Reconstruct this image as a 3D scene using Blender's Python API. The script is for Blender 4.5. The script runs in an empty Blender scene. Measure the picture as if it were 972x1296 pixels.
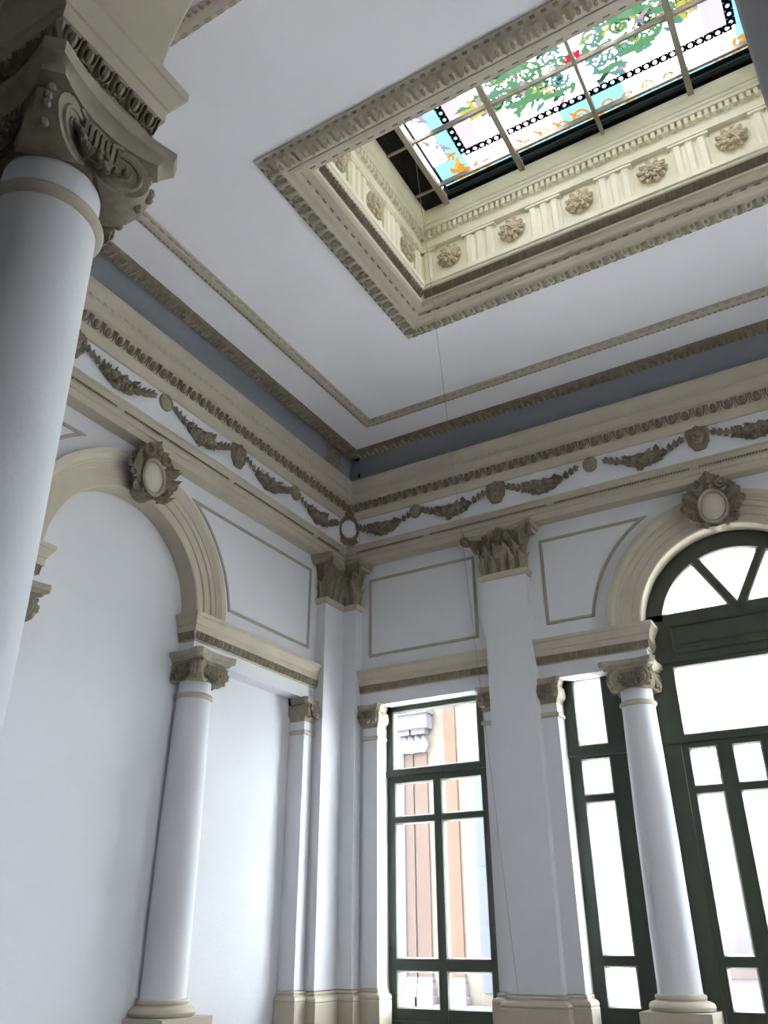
import bpy, bmesh, math, random
from mathutils import Matrix, Vector
R = random.Random(7)
PI = math.pi
H = 1.6                       # eye height: scene measures are taken from eye level, H lifts them to the floor
SC = bpy.context.scene
COL = SC.collection

# ------------------------------------------------------------------ camera, sky, exposure
cam = bpy.data.cameras.new('camera')
camo = bpy.data.objects.new('camera', cam)
COL.objects.link(camo)
cam.sensor_fit = 'VERTICAL'
cam.sensor_height = 36.0
cam.lens = 1042.4 * 36.0 / 1296.0
cam.clip_start = 0.05
cam.clip_end = 400
yaw, pit, rol = 0.52944, 0.47752, -0.00431
camo.matrix_world = Matrix.Translation((0, 0, H)) @ Matrix.Rotation(yaw, 4, 'Z') @ Matrix.Rotation(PI / 2 + pit, 4, 'X') @ Matrix.Rotation(rol, 4, 'Z')
SC.camera = camo

world = bpy.data.worlds.new('sky')
SC.world = world
world.use_nodes = True
wn = world.node_tree.nodes
wl = world.node_tree.links
bg = wn['Background']
tc = wn.new('ShaderNodeTexCoord')
nz = wn.new('ShaderNodeTexNoise')
nz.inputs['Scale'].default_value = 2.2
nz.inputs['Detail'].default_value = 5
rmp = wn.new('ShaderNodeValToRGB')
rmp.color_ramp.elements[0].position = 0.38
rmp.color_ramp.elements[0].color = (0.84, 0.92, 1.0, 1)
rmp.color_ramp.elements[1].position = 0.62
rmp.color_ramp.elements[1].color = (1.0, 0.985, 1.0, 1)
wl.new(tc.outputs['Generated'], nz.inputs['Vector'])
wl.new(nz.outputs['Fac'], rmp.inputs['Fac'])
wl.new(rmp.outputs['Color'], bg.inputs['Color'])
SKY = 22.0
bg.inputs['Strength'].default_value = SKY

VS = SC.view_settings
VS.view_transform = 'Standard'
VS.look = 'None'
VS.exposure = 0.25
VS.gamma = 1.0
VS.use_curve_mapping = False
SC.cycles.max_bounces = 14
SC.cycles.diffuse_bounces = 8
SC.cycles.transparent_max_bounces = 16
SC.cycles.sample_clamp_indirect = 20.0
SC.cycles.caustics_reflective = False
SC.cycles.caustics_refractive = False


# low hazy sun beyond the window wall, to the right: its light rakes the left wall
sl = bpy.data.lights.new('sun', 'SUN')
sl.energy = 0.5
sl.angle = 0.6
sl.color = (1.0, 0.97, 0.92)
so = bpy.data.objects.new('sun', sl)
so.rotation_euler = Vector((-0.80, -0.60, -0.52)).to_track_quat('-Z', 'Y').to_euler()
COL.objects.link(so)


def portal(loc, rot, sx, sy):
    """marks an opening to the sampler; gives no light of its own"""
    l = bpy.data.lights.new('sky_portal', 'AREA')
    l.shape = 'RECTANGLE'
    l.size, l.size_y = sx, sy
    l.cycles.is_portal = True
    o = bpy.data.objects.new('sky_portal', l)
    o.location = (loc[0], loc[1], loc[2] + H)
    o.rotation_euler = rot
    COL.objects.link(o)


portal((-3.80, 7.68, 0.4), (-PI / 2, 0, 0), 1.25, 3.9)
portal((-0.765, 7.68, 0.9), (-PI / 2, 0, 0), 3.45, 5.0)
portal((2.26, 7.68, 0.4), (-PI / 2, 0, 0), 1.25, 3.9)
portal((3.70, 4.235, 0.9), (-PI / 2, 0, -PI / 2), 1.8, 5.0)
portal((-0.10, -5.95, 0.85), (PI / 2, 0, 0), 0.65, 1.15)  # the opening added in the hall's rear wall
portal((-0.765, 4.2425, 6.2), (0, 0, 0), 2.95, 1.5)


# ------------------------------------------------------------------ materials
def mat(name, col, rough=0.7, mott=0.10, scale=3.0, bump=0.0, bscale=60, col2=None, metal=0.0, spec=0.3):
    m = bpy.data.materials.new(name)
    m.use_nodes = True
    n, l = m.node_tree.nodes, m.node_tree.links
    b = n['Principled BSDF']
    b.inputs['Roughness'].default_value = rough
    b.inputs['Metallic'].default_value = metal
    b.inputs['Specular IOR Level'].default_value = spec
    t = n.new('ShaderNodeTexCoord')
    no = n.new('ShaderNodeTexNoise')
    no.inputs['Scale'].default_value = scale
    no.inputs['Detail'].default_value = 6
    no.inputs['Roughness'].default_value = 0.62
    l.new(t.outputs['Object'], no.inputs['Vector'])
    cr = n.new('ShaderNodeValToRGB')
    c2 = col2 or tuple(c * (1 - mott) for c in col)
    cr.color_ramp.elements[0].position = 0.35
    cr.color_ramp.elements[1].position = 0.65
    cr.color_ramp.elements[0].color = (*c2, 1)
    cr.color_ramp.elements[1].color = (*col, 1)
    l.new(no.outputs['Fac'], cr.inputs['Fac'])
    l.new(cr.outputs['Color'], b.inputs['Base Color'])
    if bump:
        n2 = n.new('ShaderNodeTexNoise')
        n2.inputs['Scale'].default_value = bscale
        n2.inputs['Detail'].default_value = 3
        l.new(t.outputs['Object'], n2.inputs['Vector'])
        bp = n.new('ShaderNodeBump')
        bp.inputs['Strength'].default_value = bump
        bp.inputs['Distance'].default_value = 0.01
        l.new(n2.outputs['Fac'], bp.inputs['Height'])
        l.new(bp.outputs['Normal'], b.inputs['Normal'])
    return m


def clear(name, col, gloss=0.06, rough=0.03):
    m = bpy.data.materials.new(name)
    m.use_nodes = True
    n, l = m.node_tree.nodes, m.node_tree.links
    n.remove(n['Principled BSDF'])
    tr = n.new('ShaderNodeBsdfTransparent')
    tr.inputs['Color'].default_value = (*col, 1)
    gl = n.new('ShaderNodeBsdfGlossy')
    gl.inputs['Roughness'].default_value = rough
    mx = n.new('ShaderNodeMixShader')
    mx.inputs['Fac'].default_value = gloss
    l.new(tr.outputs['BSDF'], mx.inputs[1])
    l.new(gl.outputs['BSDF'], mx.inputs[2])
    l.new(mx.outputs['Shader'], n['Material Output'].inputs['Surface'])
    return m


M_wall = mat('white_plaster', (0.66, 0.665, 0.70), 0.75, 0.06, 1.3, 0.12, 40)
M_ceil = mat('ceiling_plaster', (0.80, 0.785, 0.83), 0.8, 0.06, 0.9, 0.08, 30)
M_beige = mat('beige_paint', (0.49, 0.44, 0.35), 0.6, 0.10, 4.0, 0.08, 50)
M_cream = mat('cream_paint', (0.80, 0.77, 0.61), 0.55, 0.08, 4.0, 0.06, 50)
M_orn = mat('ornament_paint', (0.23, 0.195, 0.135), 0.6, 0.35, 22.0, 0.2, 90)
M_orn2 = mat('ornament_paint_pale', (0.33, 0.29, 0.21), 0.6, 0.3, 18.0, 0.2, 90)
M_abac = mat('capital_paint', (0.36, 0.325, 0.25), 0.6, 0.2, 14.0, 0.1, 60)
M_line = mat('panel_line_paint', (0.36, 0.33, 0.27), 0.6, 0.10, 8.0)
M_green = mat('green_joinery_paint', (0.052, 0.064, 0.046), 0.42, 0.2, 5.0, 0.06, 40, spec=0.45)
M_putty = mat('putty_bead', (0.24, 0.25, 0.21), 0.3, 0.1, 8.0, spec=0.6)  # putty lightened: the lit bead edges are put into its colour
M_floor = mat('floor_tiles', (0.10, 0.085, 0.07), 0.35, 0.15, 2.0)
M_dark = mat('adjacent_hall_plaster', (0.22, 0.215, 0.20), 0.8, 0.1, 1.0)
M_steel = mat('grey_steel_bar', (0.30, 0.26, 0.21), 0.5, 0.15, 12.0)
M_black = mat('flat_black', (0.006, 0.006, 0.006), 0.95, 0.3, 10.0, spec=0.0)
M_mesh = mat('rusty_mesh', (0.030, 0.026, 0.022), 0.7, 0.3, 20.0)
M_wire = mat('old_wire', (0.30, 0.29, 0.27), 0.5, 0.1, 8.0)
M_medal = mat('medallion_paint', (0.50, 0.46, 0.38), 0.5, 0.08, 6.0)
M_glass = clear('window_glass', (0.97, 0.99, 0.99), 0.05)


def stain_mat():
    """cove paint: blue-grey wash with damp brown stains that have their own shape near the corner"""
    m = mat('cove_paint', (0.25, 0.265, 0.30), 0.75, 0.12, 1.6, 0.08, 40)
    n, l = m.node_tree.nodes, m.node_tree.links
    b = n['Principled BSDF']
    src = b.inputs['Base Color'].links[0].from_socket
    g = n.new('ShaderNodeNewGeometry')
    ds = n.new('ShaderNodeVectorMath')
    ds.operation = 'DISTANCE'
    ds.inputs[1].default_value = (-4.56, 6.70, 4.92 + H)
    l.new(g.outputs['Position'], ds.inputs[0])
    mr = n.new('ShaderNodeMapRange')
    mr.inputs['From Min'].default_value = 0.10
    mr.inputs['From Max'].default_value = 0.42
    mr.inputs['To Min'].default_value = 0.22
    mr.inputs['To Max'].default_value = -0.30
    l.new(ds.outputs['Value'], mr.inputs['Value'])
    no = n.new('ShaderNodeTexNoise')
    no.inputs['Scale'].default_value = 15
    no.inputs['Detail'].default_value = 8
    l.new(g.outputs['Position'], no.inputs['Vector'])
    ad = n.new('ShaderNodeMath')
    ad.operation = 'ADD'
    l.new(no.outputs['Fac'], ad.inputs[0])
    l.new(mr.outputs['Result'], ad.inputs[1])
    cr = n.new('ShaderNodeValToRGB')
    cr.color_ramp.elements[0].position = 0.55
    cr.color_ramp.elements[1].position = 0.72
    l.new(ad.outputs['Value'], cr.inputs['Fac'])
    mx = n.new('ShaderNodeMix')
    mx.data_type = 'RGBA'
    mx.inputs['B'].default_value = (0.20, 0.17, 0.12, 1)
    l.new(cr.outputs['Color'], mx.inputs['Factor'])
    l.new(src, mx.inputs['A'])
    l.new(mx.outputs['Result'], b.inputs['Base Color'])
    return m


M_cove = stain_mat()


# ------------------------------------------------------------------ mesh helpers
class MB:
    def __init__(s):
        s.v, s.f = [], []

    def add(s, vs, fs, M=None):
        b = len(s.v)
        if M is not None:
            vs = [tuple(M @ Vector(p)) for p in vs]
        s.v += vs
        s.f += [tuple(b + i for i in q) for q in fs]
        return s

    def box(s, x0, x1, y0, y1, z0, z1, M=None):
        vs = [(x, y, z) for x in (x0, x1) for y in (y0, y1) for z in (z0, z1)]
        return s.add(vs, [(0, 1, 3, 2), (4, 6, 7, 5), (0, 4, 5, 1), (2, 3, 7, 6), (0, 2, 6, 4), (1, 5, 7, 3)], M)

    def loft(s, rings, closed=True, caps=True, M=None):
        n = len(rings[0])
        vs = [p for r in rings for p in r]
        fs = []
        for i in range(len(rings) - 1):
            for j in range(n if closed else n - 1):
                k = (j + 1) % n
                fs.append((i * n + j, i * n + k, (i + 1) * n + k, (i + 1) * n + j))
        if caps and closed:
            fs.append(tuple(range(n))[::-1])
            fs.append(tuple((len(rings) - 1) * n + j for j in range(n)))
        return s.add(vs, fs, M)

    def lathe(s, prof, seg=32, M=None, caps=True):
        return s.loft([[(r * math.cos(2 * PI * j / seg), r * math.sin(2 * PI * j / seg), z) for j in range(seg)] for r, z in prof], True, caps, M)

    def tube(s, pts, rad, seg=6, M=None, flat=1.0):
        pts = [Vector(p) for p in pts]
        rings = []
        n0 = None
        for i, p in enumerate(pts):
            t = (pts[min(i + 1, len(pts) - 1)] - pts[max(i - 1, 0)]).normalized()
            ref = n0 if n0 is not None else (Vector((0, 1, 0)) if abs(t.y) < 0.9 else Vector((1, 0, 0)))
            a = t.cross(ref).normalized()
            b = a.cross(t).normalized()
            n0 = b
            r = rad(i / (len(pts) - 1)) if callable(rad) else rad
            rings.append([tuple(p + a * (r * math.cos(2 * PI * j / seg)) + b * (r * flat * math.sin(2 * PI * j / seg))) for j in range(seg)])
        return s.loft(rings, True, True, M)

    def ball(s, c, r, seg=8, rings=5, M=None):
        rx, ry, rz = r if isinstance(r, tuple) else (r, r, r)
        vs = [(c[0], c[1], c[2] - rz)]
        for i in range(1, rings):
            a = -PI / 2 + PI * i / rings
            for j in range(seg):
                b = 2 * PI * j / seg
                vs.append((c[0] + rx * math.cos(a) * math.cos(b), c[1] + ry * math.cos(a) * math.sin(b), c[2] + rz * math.sin(a)))
        vs.append((c[0], c[1], c[2] + rz))
        T = len(vs) - 1
        fs = []
        for j in range(seg):
            k = (j + 1) % seg
            fs.append((0, 1 + k, 1 + j))
            for i in range(rings - 2):
                fs.append((1 + i * seg + j, 1 + i * seg + k, 1 + (i + 1) * seg + k, 1 + (i + 1) * seg + j))
            fs.append((T, 1 + (rings - 2) * seg + j, 1 + (rings - 2) * seg + k))
        return s.add(vs, fs, M)

    def sweep(s, prof, x0, x1, m0=0.0, m1=0.0, caps=False):
        """profile (o, z) run along local x; o sticks out towards -y; m0, m1 mitre the ends"""
        vs = [(x0 + m0 * o, -o, z) for o, z in prof] + [(x1 + m1 * o, -o, z) for o, z in prof]
        n = len(prof)
        fs = [(i, i + 1, n + i + 1, n + i) for i in range(n - 1)]
        if caps:
            fs += [tuple(range(n)), tuple(range(2 * n - 1, n - 1, -1))]
        return s.add(vs, fs)

    def arcsweep(s, prof, xc, zc, a0=0.0, a1=PI, n=40, M=None):
        rings = []
        for i in range(n + 1):
            a = a0 + (a1 - a0) * i / n
            rings.append([(xc + r * math.cos(a), -o, zc + r * math.sin(a)) for r, o in prof])
        return s.loft(rings, False, False, M)

    def ringsweep(s, prof, path, M=None):
        """profile (w, h): w to the inside of a closed anticlockwise path, h along the third axis; path and result in x-y"""
        n = len(path)
        rings = []
        P = [Vector(p) for p in path]
        for i in range(n):
            d0 = (P[i] - P[i - 1]).normalized()
            d1 = (P[(i + 1) % n] - P[i]).normalized()
            n0, n1 = Vector((-d0.y, d0.x)), Vector((-d1.y, d1.x))
            b = (n0 + n1)
            b = b / max(0.15, b.dot(b) / 2)
            rings.append([(P[i].x + b.x * w, P[i].y + b.y * w, h) for w, h in prof])
        rings.append(rings[0])
        return s.loft(rings, False, False, M)

    def prism(s, poly, z0, z1, M=None, poly1=None):
        p1 = poly1 or poly
        return s.loft([[(x, y, z0) for x, y in poly], [(x, y, z1) for x, y in p1]], True, True, M)

    def leaf(s, w, h, curl, lobes=3, M=None, nu=4, nv=7, lean=0.0, rib=0.25):
        """acanthus leaf: base at origin, grows up z, bulges and curls towards -y, wavy lobed edge"""
        vs, fs = [], []
        for i in range(nv + 1):
            t = i / nv
            ww = w * 0.5 * (0.62 + 0.75 * math.sin(PI * min(1, t * 0.92 + 0.06)) ** 0.8) * (1 - 0.82 * max(0, t - 0.55) / 0.45)
            ww *= 0.76 + 0.26 * abs(math.sin(PI * lobes * t + 0.5))
            y = -(lean * t * h + curl * t ** 3)
            z = h * t - 1.1 * curl * max(0.0, t - 0.78)
            for j in range(nu + 1):
                u = 2 * j / nu - 1
                vs.append((u * ww, y - w * rib * (0.5 - abs(u)) * (0.35 + 0.3 * math.sin(PI * t)) - (0.02 * w if j == nu // 2 else 0), z + 0.12 * h * abs(u) * (1 - t) * math.sin(PI * lobes * t) ** 2))
        for i in range(nv):
            for j in range(nu):
                a = i * (nu + 1) + j
                fs.append((a, a + 1, a + nu + 2, a + nu + 1))
        return s.add(vs, fs, M)

    def spiral(s, R0, turns, rt, M=None, n=40, hand=1, seg=6, end=0.18, flat=1.0, a0=PI / 2):
        pts = []
        for i in range(n + 1):
            t = i / n
            r = R0 * (1 - (1 - end) * t)
            a = a0 + hand * 2 * PI * turns * t
            pts.append((r * math.cos(a), 0, r * math.sin(a)))
        return s.tube(pts, lambda t: rt * (1 - 0.55 * t), seg, M, flat)

    def flower(s, r, n=5, M=None, depth=0.5):
        for i in range(n):
            a = 2 * PI * i / n
            s.ball((0.58 * r * math.cos(a), 0, 0.58 * r * math.sin(a)), (r * 0.42, r * depth * 0.5, r * 0.42), 6, 4, M)
        s.ball((0, -r * depth * 0.45, 0), r * 0.3, 6, 4, M)
        return s


def T(x=0, y=0, z=0, rx=0, ry=0, rz=0, s=1.0):
    m = Matrix.Translation((x, y, z)) @ Matrix.Rotation(rz, 4, 'Z') @ Matrix.Rotation(ry, 4, 'Y') @ Matrix.Rotation(rx, 4, 'X')
    return m @ (Matrix.Diagonal((*s, 1)) if isinstance(s, tuple) else Matrix.Scale(s, 4))


def mesh(name, mb, m, ang=38):
    me = bpy.data.meshes.new(name)
    me.from_pydata(mb.v, [], mb.f)
    bm = bmesh.new()
    bm.from_mesh(me)
    bmesh.ops.recalc_face_normals(bm, faces=bm.faces)
    bm.to_mesh(me)
    bm.free()
    me.polygons.foreach_set('use_smooth', [True] * len(me.polygons))
    me.set_sharp_from_angle(angle=math.radians(ang))
    me.materials.append(m)
    return me


def put(name, me, parent=None, loc=(0, 0, 0), rot=(0, 0, 0), scale=(1, 1, 1)):
    o = bpy.data.objects.new(name, me)
    o.location, o.rotation_euler, o.scale = loc, rot, scale
    if parent is not None:
        o.parent = parent
    COL.objects.link(o)
    return o


def obj(name, mb, m, parent=None, loc=(0, 0, 0), rot=(0, 0, 0), ang=38, kind=None):
    o = put(name, mesh(name, mb, m, ang), parent, loc, rot)
    if kind:
        o['kind'] = kind
    return o


# walls: plane positions and facing.  local x runs to the right as one faces the wall, -y comes out of it
BX0, BX1, BY0, BY1 = -4.885, 3.355, 1.15, 7.36
WALL = {'back': ((0, BY1), 0.0), 'left': ((BX0, 0), PI / 2), 'right': ((BX1, 0), -PI / 2), 'front': ((0, BY0), PI)}
SGN = {'back': 1, 'left': 1, 'right': -1, 'front': -1}
SPAN = {'back': (BX0, BX1), 'left': (BY0, BY1), 'right': (-BY1, -BY0), 'front': (-BX1, -BX0)}


def wloc(w, x=0.0, z=0.0, o=0.0):
    (px, py), r = WALL[w]
    return (px + x * math.cos(r) + o * math.sin(r), py + x * math.sin(r) - o * math.cos(r), z + H), (0, 0, r)


def thing(name, label, cat, w, x, z, o=0.0, group=None, extra=0.0):
    e = bpy.data.objects.new(name, None)
    e.empty_display_size = 0.1
    loc, rot = wloc(w, x, z, o)
    e.location = loc
    e.rotation_euler = (0, 0, rot[2] + extra)
    e['label'], e['category'], e['kind'] = label, cat, 'thing'
    if group:
        e['group'] = group
    COL.objects.link(e)
    return e


def struct(name, mb, m, w=None, ang=38):
    loc, rot = wloc(w) if w else ((0, 0, H), (0, 0, 0))
    o = obj(name, mb, m, None, loc, rot, ang, 'structure')
    return o


def sroot(name, w):
    e = bpy.data.objects.new(name, None)
    e.location, e.rotation_euler = wloc(w)
    e['kind'] = 'structure'
    COL.objects.link(e)
    return e


# ------------------------------------------------------------------ room shell
ARC_R, ARC_Z, LIN = 0.87, 2.50, 2.165
CEN = {'back': -0.765, 'left': 4.235, 'right': -4.235, 'front': 0.735}
OPEN = {'back': [(-4.392, -3.193), (-2.462, 0.932), (1.663, 2.862)], 'left': [(1.74, 6.73)], 'right': [(-5.10,-3.37)], 'front': [(-2.9, -1.75), (-0.95, 2.42), (3.25, 4.4)]}  # front: outer bays added out of view to lose light into the hall
THK = {'back': 0.34, 'left': 0.165, 'right': 0.34, 'front': 0.31}
LINT = {'back': 0.812, 'left': 0.846, 'right': 0.846, 'front': 0.846}


def arch_wall(mb, x0, x1, c, t, lo):
    r, z0, z1 = ARC_R, ARC_Z, 5.6
    xa, xb = c - 1.3, c + 1.3
    mb.box(x0, xa, 0, t, LIN, z1)
    mb.box(xb, x1, 0, t, LIN, z1)
    mb.box(xa, c - lo, 0, t, LIN, z0)
    mb.box(c + lo, xb, 0, t, LIN, z0)
    n = 48
    ins, out = [], []
    for i in range(n + 1):
        a = PI * i / n
        ca, sa = math.cos(a), math.sin(a)
        k = min(1.3 / abs(ca) if abs(ca) > 1e-6 else 9e9, (z1 - z0) / sa if sa > 1e-6 else 9e9)
        ins.append((c + r * ca, z0 + r * sa))
        out.append((c + k * ca, z0 + k * sa))
    for i in range(n):
        q = [ins[i], ins[i + 1], out[i + 1], out[i]]
        if abs(out[i][0] - out[i + 1][0]) > 1e-6 and abs(out[i][1] - out[i + 1][1]) > 1e-6:
            q = [ins[i], ins[i + 1], out[i + 1], (out[i][0] if abs(abs(out[i][0] - c) - 1.3) < 1e-6 else out[i + 1][0], z1), out[i]]
        mb.loft([[(x, 0, z) for x, z in q], [(x, t, z) for x, z in q]])


def build_wall(w):
    mb = MB()
    x0, x1 = SPAN[w]
    ex = 1.4 if w == 'front' else 0.3
    x0, x1 = x0 - ex, x1 + ex
    t = THK[w]
    arch_wall(mb, x0, x1, CEN[w], t, LINT[w])
    e = x0
    for a, b in OPEN[w]:
        mb.box(e, a, 0, t, -H, LIN)
        e = b
    mb.box(e, x1, 0, t, -H, LIN)
    if w == 'left':
        mb.box(x0, x1, t, 0.5, -H, 5.6)
    return struct('wall_' + w, mb, M_wall, w, 25)


for w in ('left', 'back', 'right', 'front'):
    build_wall(w)
mb = MB()
mb.box(-6, 4.5, -6, 8.2, -H - 0.12, -H)
struct('floor', mb, M_floor)
SX0, SX1, SY0, SY1 = -2.877, 1.347, 3.10, 5.385            # skylight well
mb = MB()
for a, b, c, d in ((-5.3, SX0, 0.9, 7.7), (SX1, 3.7, 0.9, 7.7), (SX0, SX1, 0.9, SY0), (SX0, SX1, SY1, 7.7)):
    mb.box(a, b, c, d, 5.0, 5.35)
struct('ceiling', mb, M_ceil, None, 25)
mb = MB()                                                   # the dim hall in which the viewer stands
mb.box(-6, -0.4, -6, -5.8, -H, 5.4)
mb.box(0.2, 4.5, -6, -5.8, -H, 5.4)
mb.box(-0.4, 0.2, -6, -5.8, -H, 0.3)  # unseen opening added behind the viewer to brighten the near column
mb.box(-0.4, 0.2, -6, -5.8, 1.4, 5.4)
mb.box(-6, -5.8, -5.8, 0.85, -H, 5.4)
mb.box(4.3, 4.5, -5.8, 0.85, -H, 5.4)
struct('wall_hall', mb, M_dark)
mb = MB()
mb.box(-6, 4.5, -6, 1.1, 5.4, 5.6)
struct('ceiling_hall', mb, M_dark)

# ------------------------------------------------------------------ mouldings of the room
ARCHITRAVE = [(0, 3.755), (0.13, 3.755), (0.13, 3.825), (0.142, 3.83), (0.142, 3.872), (0.16, 3.878), (0.166, 3.885), (0.160, 3.892), (0.168, 3.90), (0.20, 3.925), (0.222, 3.93), (0.222, 3.946), (0.205, 3.948)]
FRIEZE = [(0.205, 3.948), (0.205, 4.262)]
CORNICE = [(0.205, 4.262), (0.225, 4.265), (0.245, 4.30), (0.25, 4.35), (0.262, 4.355), (0.30, 4.44), (0.315, 4.445), (0.335, 4.452), (0.335, 4.535), (0.345, 4.54), (0.348, 4.60), (0.365, 4.635), (0.372, 4.665), (0.372, 4.70), (0.30, 4.71)]
COVE = [(0.30, 4.71), (0.265, 4.74), (0.262, 4.82), (0.275, 4.90), (0.31, 4.965), (0.375, 5.01)]
LEAFB = [(0.372, 5.02), (0.378, 4.985), (0.392, 4.975), (0.405, 4.955), (0.47, 4.958), (0.505, 4.975), (0.525, 4.985), (0.53, 5.01)]
INNER = [(0.872, 5.01), (0.872, 4.988), (0.885, 4.984), (0.915, 4.972), (0.955, 4.972), (0.962, 4.98), (0.985, 4.98), (0.99, 5.01)]


def egg_mb(p, h, d):
    """one egg with its shell and one dart, p wide, h high, d deep, centred at 0, facing -y"""
    m = MB()
    m.ball((0, 0, h * 0.02), (p * 0.24, d, h * 0.44), 8, 6)
    pts = [(p * 0.36 * math.cos(a), -d * 0.35, h * 0.02 + h * 0.5 * math.sin(a)) for a in [PI * (1.0 + 0.125 * k) for k in range(9)]]
    pts = [(-p * 0.36, -d * 0.35, h * 0.5)] + pts + [(p * 0.36, -d * 0.35, h * 0.5)]
    m.tube(pts, p * 0.055, 5)
    m.box(-p * 0.5, p * 0.5, 0.0, 0.01, -h * 0.5, h * 0.5)
    m.loft([[(p * 0.5 - p * 0.07, 0, h * 0.48), (p * 0.5, -d * 0.8, h * 0.48), (p * 0.5 + p * 0.07, 0, h * 0.48)], [(p * 0.5 - 0.002, 0, -h * 0.5), (p * 0.5, -d * 0.5, -h * 0.5), (p * 0.5 + 0.002, 0, -h * 0.5)]])
    return m


EGG = mesh('egg', egg_mb(0.126, 0.092, 0.030), M_orn)
lm = MB()
lm.leaf(0.105, 0.115, 0.02, 3, T(0, 0, 0, 0), 4, 6, 0, 0.35)
lm.ball((0.058, -0.008, 0.03), (0.014, 0.014, 0.026), 6, 4)
LEAF = mesh('leaf', lm, M_orn2)
tn = 0
for w in ('left', 'back', 'right', 'front'):
    x0, x1 = SPAN[w]
    seen = w in ('left', 'back')
    tn += 1
    mb = MB()
    mb.sweep(ARCHITRAVE, x0, x1, 1, -1)
    tr = struct('trim_%d' % tn, mb, M_beige, w, 25)
    mb = MB()
    mb.sweep(FRIEZE, x0, x1, 1, -1)
    mb.sweep([(0.20, 4.2), (0.205, 4.2)], x0, x1)
    obj('frieze', mb, M_wall, tr)
    mb = MB()
    mb.sweep(CORNICE, x0, x1, 1, -1)
    co = obj('cornice', mb, M_beige, tr, ang=25)
    mb = MB()
    mb.sweep(COVE, x0, x1, 1, -1)
    obj('cove', mb, M_cove, tr)
    if seen:
        # bead row on the architrave and pressed dentil marks on the corona
        mb = MB()
        L = x1 - x0
        n = int(L / 0.026)
        for i in range(12, n - 12):
            if (i // 9) % 6 == 5 and i % 9 < 3:
                continue
            x = x0 + (i + 0.5) * L / n
            mb.box(x - 0.008, x + 0.008, -0.176, -0.15, 3.878, 3.893)
        obj('bead_row', mb, M_orn, tr, kind='stuff')
        mb = MB()
        n = int(L / 0.075)
        for i in range(6, n - 6):
            x = x0 + (i + 0.5) * L / n
            for q in range(3):
                mb.box(x - 0.02 + q * 0.014, x - 0.012 + q * 0.014, -0.351, -0.33, 4.545, 4.572)
        obj('dentil_relief', mb, mat('worn_relief', (0.46, 0.41, 0.33), 0.6), tr, kind='stuff')
        n = int((L - 0.62) / 0.126)
        for i in range(n):
            put('egg', EGG, co, (x0 + 0.31 + (i + 0.5) * (L - 0.62) / n, -0.276, 4.397), (0.42, 0, 0))
    # leaf moulding against the ceiling and the inner ceiling band
    tn += 1
    mb = MB()
    mb.sweep(LEAFB, x0, x1, 1, -1)
    lt = struct('trim_%d' % tn, mb, M_orn, w, 25)
    if seen:
        n = int((L - 0.9) / 0.118)
        for i in range(n):
            put('leaf', LEAF, lt, (x0 + 0.45 + (i + 0.5) * (L - 0.9) / n, -0.395, 4.958), (PI / 2 - 0.12, 0, 0))
    tn += 1
    mb = MB()
    mb.sweep(INNER, x0, x1, 1, -1)
    it = struct('trim_%d' % tn, mb, M_beige, w, 25)
    if w != 'right':
        mb = MB()
        n = int((L - 1.9) / 0.05)
        for i in range(n):
            x = x0 + 0.95 + (i + 0.5) * (L - 1.9) / n
            mb.ball((x, -0.898, 4.978), (0.019, 0.014, 0.008), 5, 4)
            mb.ball((x + 0.012, -0.888, 4.982), (0.009, 0.012, 0.008), 5, 4)
        obj('leaf_row', mb, M_orn2, it, kind='stuff')
        mb = MB()
        n = int((L - 1.9) / 0.095)
        for i in range(n):
            x = x0 + 0.95 + (i + 0.5) * (L - 1.9) / n
            mb.box(x, x + 0.05, -0.984, -0.962, 4.974, 4.983)
        obj('dash_row', mb, M_line, it, kind='stuff')

# ------------------------------------------------------------------ impost entablatures, archivolts, panel lines
IMP = [(0, 2.30), (0.02, 2.30), (0.024, 2.308), (0.042, 2.372), (0.052, 2.375), (0.052, 2.43), (0.060, 2.434), (0.064, 2.45), (0.088, 2.495), (0.095, 2.50), (0.096, 2.535), (0, 2.545)]
IEGG = mesh('egg', egg_mb(0.064, 0.064, 0.020), M_orn)


def eggs_along(par, pts, step, single):
    """egg and dart along straight runs (x0, y0, x1, y1, facing)"""
    mb = MB()
    for ax, ay, bx, by in pts:
        L = math.hypot(bx - ax, by - ay)
        n = max(1, round(L / step))
        rz = math.atan2(by - ay, bx - ax)
        for i in range(n):
            t = (i + 0.5) / n
            x, y = ax + (bx - ax) * t, ay + (by - ay) * t
            if single:
                put('egg', IEGG, par, (x, y, 2.340), (0.27, 0, rz))
                for q in (-0.016, 0.016):
                    mb.ball((x + q * math.cos(rz), y + q * math.sin(rz), 2.303), 0.009, 6, 4)
            else:
                m = T(x, y, 2.340, 0, 0, rz) @ Matrix.Rotation(0.27, 4, 'X')
                mb.box(-0.032, 0.032, 0, 0.01, -0.034, 0.034, m)
                mb.ball((0, 0, 0.002), (0.016, 0.02, 0.030), 6, 4, m)
                mb.tube([(-0.024, -0.006, 0.03), (-0.02, -0.008, -0.012), (0, -0.008, -0.032), (0.02, -0.008, -0.012), (0.024, -0.006, 0.03)], 0.0035, 4, m)
                mb.box(0.029, 0.035, -0.014, 0, -0.034, 0.034, m)
    obj('bead_string' if single else 'egg_and_dart', mb, M_orn if single else M_orn2, par, kind='stuff')


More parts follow.
